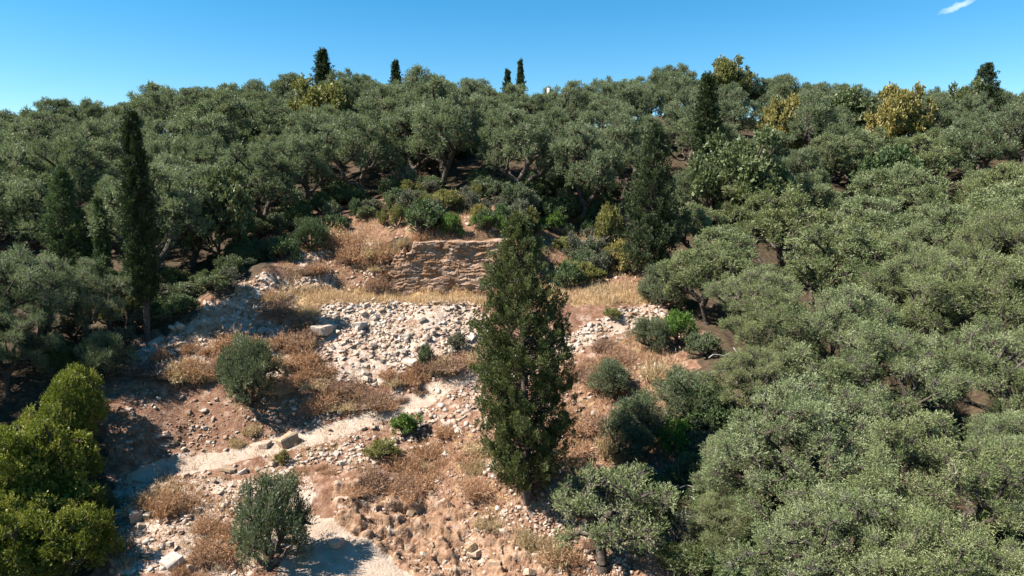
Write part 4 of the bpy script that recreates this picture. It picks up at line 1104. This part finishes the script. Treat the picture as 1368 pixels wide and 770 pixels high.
# russet dry scrub, patch by patch
PATCH = [
 ([(490,345),(515,330),(540,330),(530,350),(525,385),(500,385)], 14, 'russet', (14, 26), (20, 36), 'dry brush against the broken left end of the rock face', 'dry brush at the broken end of the rock face'),
 ([(515,326),(560,320),(680,320),(680,326),(560,327)], 20, 'russet', (12, 24), (18, 34), 'dry brush hanging over the lip of the rock face', 'dry brush on the lip of the rock face'),
 ([(350,385),(420,390),(440,420),(400,440),(360,420)], 9, 'russet', (14, 26), (26, 48), 'low russet shrub on the crest of the rubble mound', 'russet shrubs on the mound crest'),
 ([(420,330),(470,305),(520,318),(515,345),(470,352),(430,345)], 12, 'russet', (26, 44), (36, 60), 'russet dry shrub on the slope left of the rock face', 'russet shrubs left of the rock face'),
 ([(395,345),(430,345),(430,380),(395,375)], 4, 'russet', (18, 30), (26, 42), 'russet dry shrub at the left end of the terrace', 'russet shrubs at the terrace end'),
 ([(225,465),(330,440),(420,440),(430,510),(380,520),(370,470),(300,470),(290,510),(230,505)], 40, 'russet', (20, 36), (30, 56), 'russet dry shrub around the round olive bush on the rubble mound', 'russet shrubs of the mound'),
 ([(420,515),(500,505),(560,485),(640,468),(640,492),(560,520),(480,548),(420,545)], 34, 'russet', (18, 34), (28, 50), 'russet dry shrub along the foot of the rubble slope above the track', 'russet shrubs above the track'),
 ([(760,480),(800,455),(860,470),(870,500),(790,545),(800,590),(760,610),(750,540)], 22, 'russet', (22, 40), (34, 62), 'russet dry shrub on the slope right of the broad cypress', 'russet shrubs right of the cypress'),
 ([(480,620),(540,590),(650,560),(650,640),(620,680),(560,670),(500,650)], 24, 'russet', (20, 38), (30, 56), 'russet dry shrub on the slope between the track and the cut bank', 'russet shrubs above the cut bank'),
 ([(170,660),(260,650),(310,680),(300,710),(270,690),(180,668)], 8, 'russet', (26, 42), (44, 76), 'russet dry shrub in the lower stony patch', 'russet shrubs of the stony patch'),
 ([(200,730),(320,710),(330,770),(220,770)], 7, 'russet', (18, 34), (34, 60), 'low russet shrub at the bottom of the stony patch', 'low russet shrubs by the leaning bush'),
 ([(640,690),(720,690),(740,740),(680,735)], 7, 'tan', (22, 38), (30, 54), 'tan dry tuft on the brown bank below the broad cypress', 'tan tufts below the cypress'),
 ([(720,720),(800,700),(840,770),(730,775)], 8, 'russet', (16, 30), (26, 48), 'low russet shrub on the bare slope under the airy olive', 'russet shrubs under the airy olive'),
 ([(890,640),(940,630),(945,680),(900,690)], 6, 'russet', (30, 46), (44, 70), 'russet dry shrub in front of the big olives of the right slope', 'russet shrubs under the right olives'),
 ([(300,580),(440,560),(440,580),(310,600)], 7, 'tan', (14, 24), (20, 36), 'tan dry tuft along the inner edge of the track', 'tan tufts on the track edge'),
 ([(720,300),(800,300),(800,400),(720,380)], 12, 'tan', (12, 24), (22, 40), 'tan dry shrub on the slope right of the rock face', 'tan shrubs right of the rock face'),
 ([(850,700),(930,690),(950,770),(860,770)], 4, 'greybrush', (24, 40), (50, 80), 'dead grey brush in the shade below the airy olive', 'dead brush below the airy olive'),
 ([(185,485),(230,480),(230,505),(190,505)], 3, 'greybrush', (14, 22), (40, 60), 'heap of dead grey branches beside the red earth bank', 'dead branches by the bank'),
 ([(380,600),(520,640),(480,660),(400,625)], 6, 'russet', (14, 24), (26, 44), 'small russet shrub on the track shoulder above the lower road', 'russet shrubs on the track shoulder'),
]
for poly, cnt, mt, hp, wp, lab, grp in PATCH:
    for u, v in sample_zone(poly, cnt):
        if inpoly(np.array([u]), np.array([v + 6]), Z_PATH)[0]: continue
        big = rng.uniform(.45, 1.1)
        mt_ = mt if mt != 'russet' else rng.choice(['russet', 'russet', 'russet', 'rust_grey', 'tan'])
        bush_px('dry_shrub', DRY[rng.integers(3)], lab, 'dry shrub', u + rng.normal() * 8, v + 6 + rng.normal() * 3, rng.uniform(*hp) * .95 * big, rng.uniform(*wp) * big, grp, mt_)
bush_px('dry_creeper', DRY[0], 'pale dry creeper hanging over the big dark bush', 'creeper', 818, 612, 66, 44, None, 'tan')
bush_px('dry_creeper', DRY[1], 'pale seed heads over the bush beside the fig at the track end', 'creeper', 884, 505, 46, 44, None, 'tan')
bush_px('yellow_weed', SHRUB[1], 'yellow-green weed on the track shoulder below the fig sprout', 'shrub', 510, 612, 22, 44, None, 'yellowgreen')
bush_px('yellow_weed', SHRUB[2], 'yellow tuft of weeds growing on the track edge among slabs', 'shrub', 378, 622, 20, 22, None, 'yellowgreen')
bush_px('yellow_weed', SHRUB[0], 'bright yellow-green weed at the right end of the terrace', 'shrub', 818, 426, 14, 30, None, 'yellowgreen')
bush_px('grey_weed', SHRUB[1], 'small upright grey-green weed in the middle of the rubble slope', 'shrub', 568, 492, 30, 20, None, 'bush_olive')
bush_px('grey_weed', SHRUB[2], 'grey-green weed with dry stems right of the upright one on the rubble slope', 'shrub', 610, 470, 26, 34, None, 'greyshrub')

# bare dead limbs at the foot of the right olives
for u, v, lab, sz in ((985, 512, 'pale dead limb lying in the dark gap under the olives', 1.0), (1012, 505, 'forked dead limb leaning beside the pale one under the olives', .8), (905, 665, 'thin dead limb fallen below the leafy green shrub', .7)):
    g = hit(u, v)
    rr = np.random.default_rng(u)
    tg = [np.array((rr.normal() * 1.2, rr.normal() * .9, rr.uniform(.5, 2.0))) for _ in range(9)]
    db = thing('dead_limb', lab, 'branch', tuple(g), rr.uniform(0, 6), sz)
    mesh_obj('limb', tube_mesh('limb', skeleton(rr, [(0, 0, -.2), (.2, .1, .3), (.5, .2, .7)], tg, .4, .1, .012, .09), M['greywood'], 5), db)
# stump beside the fig sprout
g = hit(566, 582)
st = thing('tree_stump', 'dark uprooted stump beside the green fig sprout on the track shoulder', 'stump', tuple(g))
sg = [(0, 0, -.2, .05, 0, .5, .42, .30)]
mesh_obj('stump_body', tube_mesh('stump_body', [(0, 0, -.25, .02, 0, .15, .50, .40), (.02, 0, .15, .1, .05, .55, .40, .26), (.1, .05, .55, .12, .06, .57, .26, .02)], M['bark'], 10), st)
for k in range(7):
    a = k * .9 + .2
    mesh_obj('root', tube_mesh('root', [(.25 * math.cos(a), .25 * math.sin(a), .2, .6 * math.cos(a), .6 * math.sin(a), .18 + .2 * math.sin(k * 2), .10, .06),
             (.6 * math.cos(a), .6 * math.sin(a), .18 + .2 * math.sin(k * 2), .8 * math.cos(a + .3), .8 * math.sin(a + .3), .02, .06, .02)], M['bark'], 6), st)

# ================================================================== GRASS (uncountable)
def grass(name, label, polys, n_try, hgt, wid, mat, seed, box=(-24, 16, 27, 66), lean=.35, thr=.35, wob=8):
    rng = np.random.default_rng(seed)
    x = rng.uniform(box[0], box[1], n_try); y = rng.uniform(box[2], box[3], n_try); z = height(x, y)
    k = np.zeros(n_try, bool)
    for poly, pr in polys: k |= zone(x, y, z, poly, wob) & (rng.uniform(size=n_try) < pr)
    if thr: k &= rng.uniform(size=n_try) < np.clip((fbm(x * .8, y * .8, seed, 3) - thr) * 5, 0, 1)
    x, y, z = x[k], y[k], z[k]; n_ = len(x)
    clump = fbm(x * 2.5, y * 2.5, seed + 1, 2)
    D = unit(np.c_[rng.normal(size=(n_, 2)) * lean, np.ones(n_)])
    L = rng.uniform(hgt[0], hgt[1], n_) * (.5 + clump)
    me = leaf_mesh(name, np.c_[x, y, z - .04], D, L, wid, np.clip(rng.uniform(0, .7, n_) + (clump - .4) * .6, 0, 1), M[mat], rng)
    o = mesh_obj(name, me); o['kind'] = 'stuff'; o['label'] = label; o['category'] = 'grass'
    return o
grass('straw_grass', 'tall straw-yellow dry grass covering the terrace', [(Z_TERRACE, 1.0)], 95000, (.10, .62), .030, 'straw', 41, box=(-20, 14, 50.5, 60), thr=.22, wob=5)
grass('dry_grass', 'thin tan dry grass scattered over the slopes and track edges', [(Z_MOUND, .8), (Z_SCREE, .4), (Z_TRACK, .35), (Z_LOWER, .7), (Z_SCRUB, .8), (Z_REDBANK, .15), (Z_UPPER, .7)], 160000, (.18, .5), .028, 'tan', 43, thr=.42)
grass('russet_grass', 'thin russet dry grass scattered between the stones', [(Z_MOUND, .9), (Z_SCREE, .3), (Z_LOWER, .9), (Z_SCRUB, 1.0), (Z_TRACK, .15), (Z_UPPER, .6), (Z_BANK, .12)], 170000, (.15, .45), .028, 'russet', 47, thr=.45)

# ================================================================== HOUSE on the ridge, all but hidden by crowns
g = ground_at(731, 113)
top = at_depth(732, 112, 113)[2]
ho = thing('house', 'small white house on the ridge showing its chimney between olive crowns', 'house', (g[0], g[1], top - 8.3), .15)
def box_mesh(name, sx, sy, sz, mat, z0=0.):
    V = [(x * sx / 2, y * sy / 2, z0 + z * sz) for x in (-1, 1) for y in (-1, 1) for z in (0, 1)]
    return raw_mesh(name, np.array(V), np.array([(0, 1, 3, 2), (4, 6, 7, 5), (0, 4, 5, 1), (2, 3, 7, 6), (0, 2, 6, 4), (1, 5, 7, 3)]).ravel(), 4, mat)
mesh_obj('wall', box_mesh('wall', 7, 6, 4.2, M['white']), ho)
V = np.array([(-3.8, -3.3, 4.1), (3.8, -3.3, 4.1), (3.8, 3.3, 4.1), (-3.8, 3.3, 4.1), (-3.8, 0, 5.5), (3.8, 0, 5.5)])
rf = bpy.data.meshes.new('roof'); rf.from_pydata([tuple(v) for v in V], [], [(0, 1, 5, 4), (2, 3, 4, 5), (1, 2, 5), (3, 0, 4), (0, 3, 2, 1)]); rf.materials.append(M['tile'])
ro = mesh_obj('roof', rf, ho)
ch = mesh_obj('chimney', box_mesh('chimney', .42, .42, 2.9, M['white']), ro); ch.location = (0, -.8, 4.6)
for x in (-2, 0, 2):
    w_ = mesh_obj('window', box_mesh('window', 1.0, .16, 1.3, M['glass']), ho); w_.location = (x, -3.0, 1.4)

tot = 0
for me in bpy.data.meshes: tot += sum(max(1, p_.loop_total - 2) for p_ in me.polygons) if len(me.polygons) < 2000 else 2 * len(me.polygons)
print("TRIANGLES", tot)
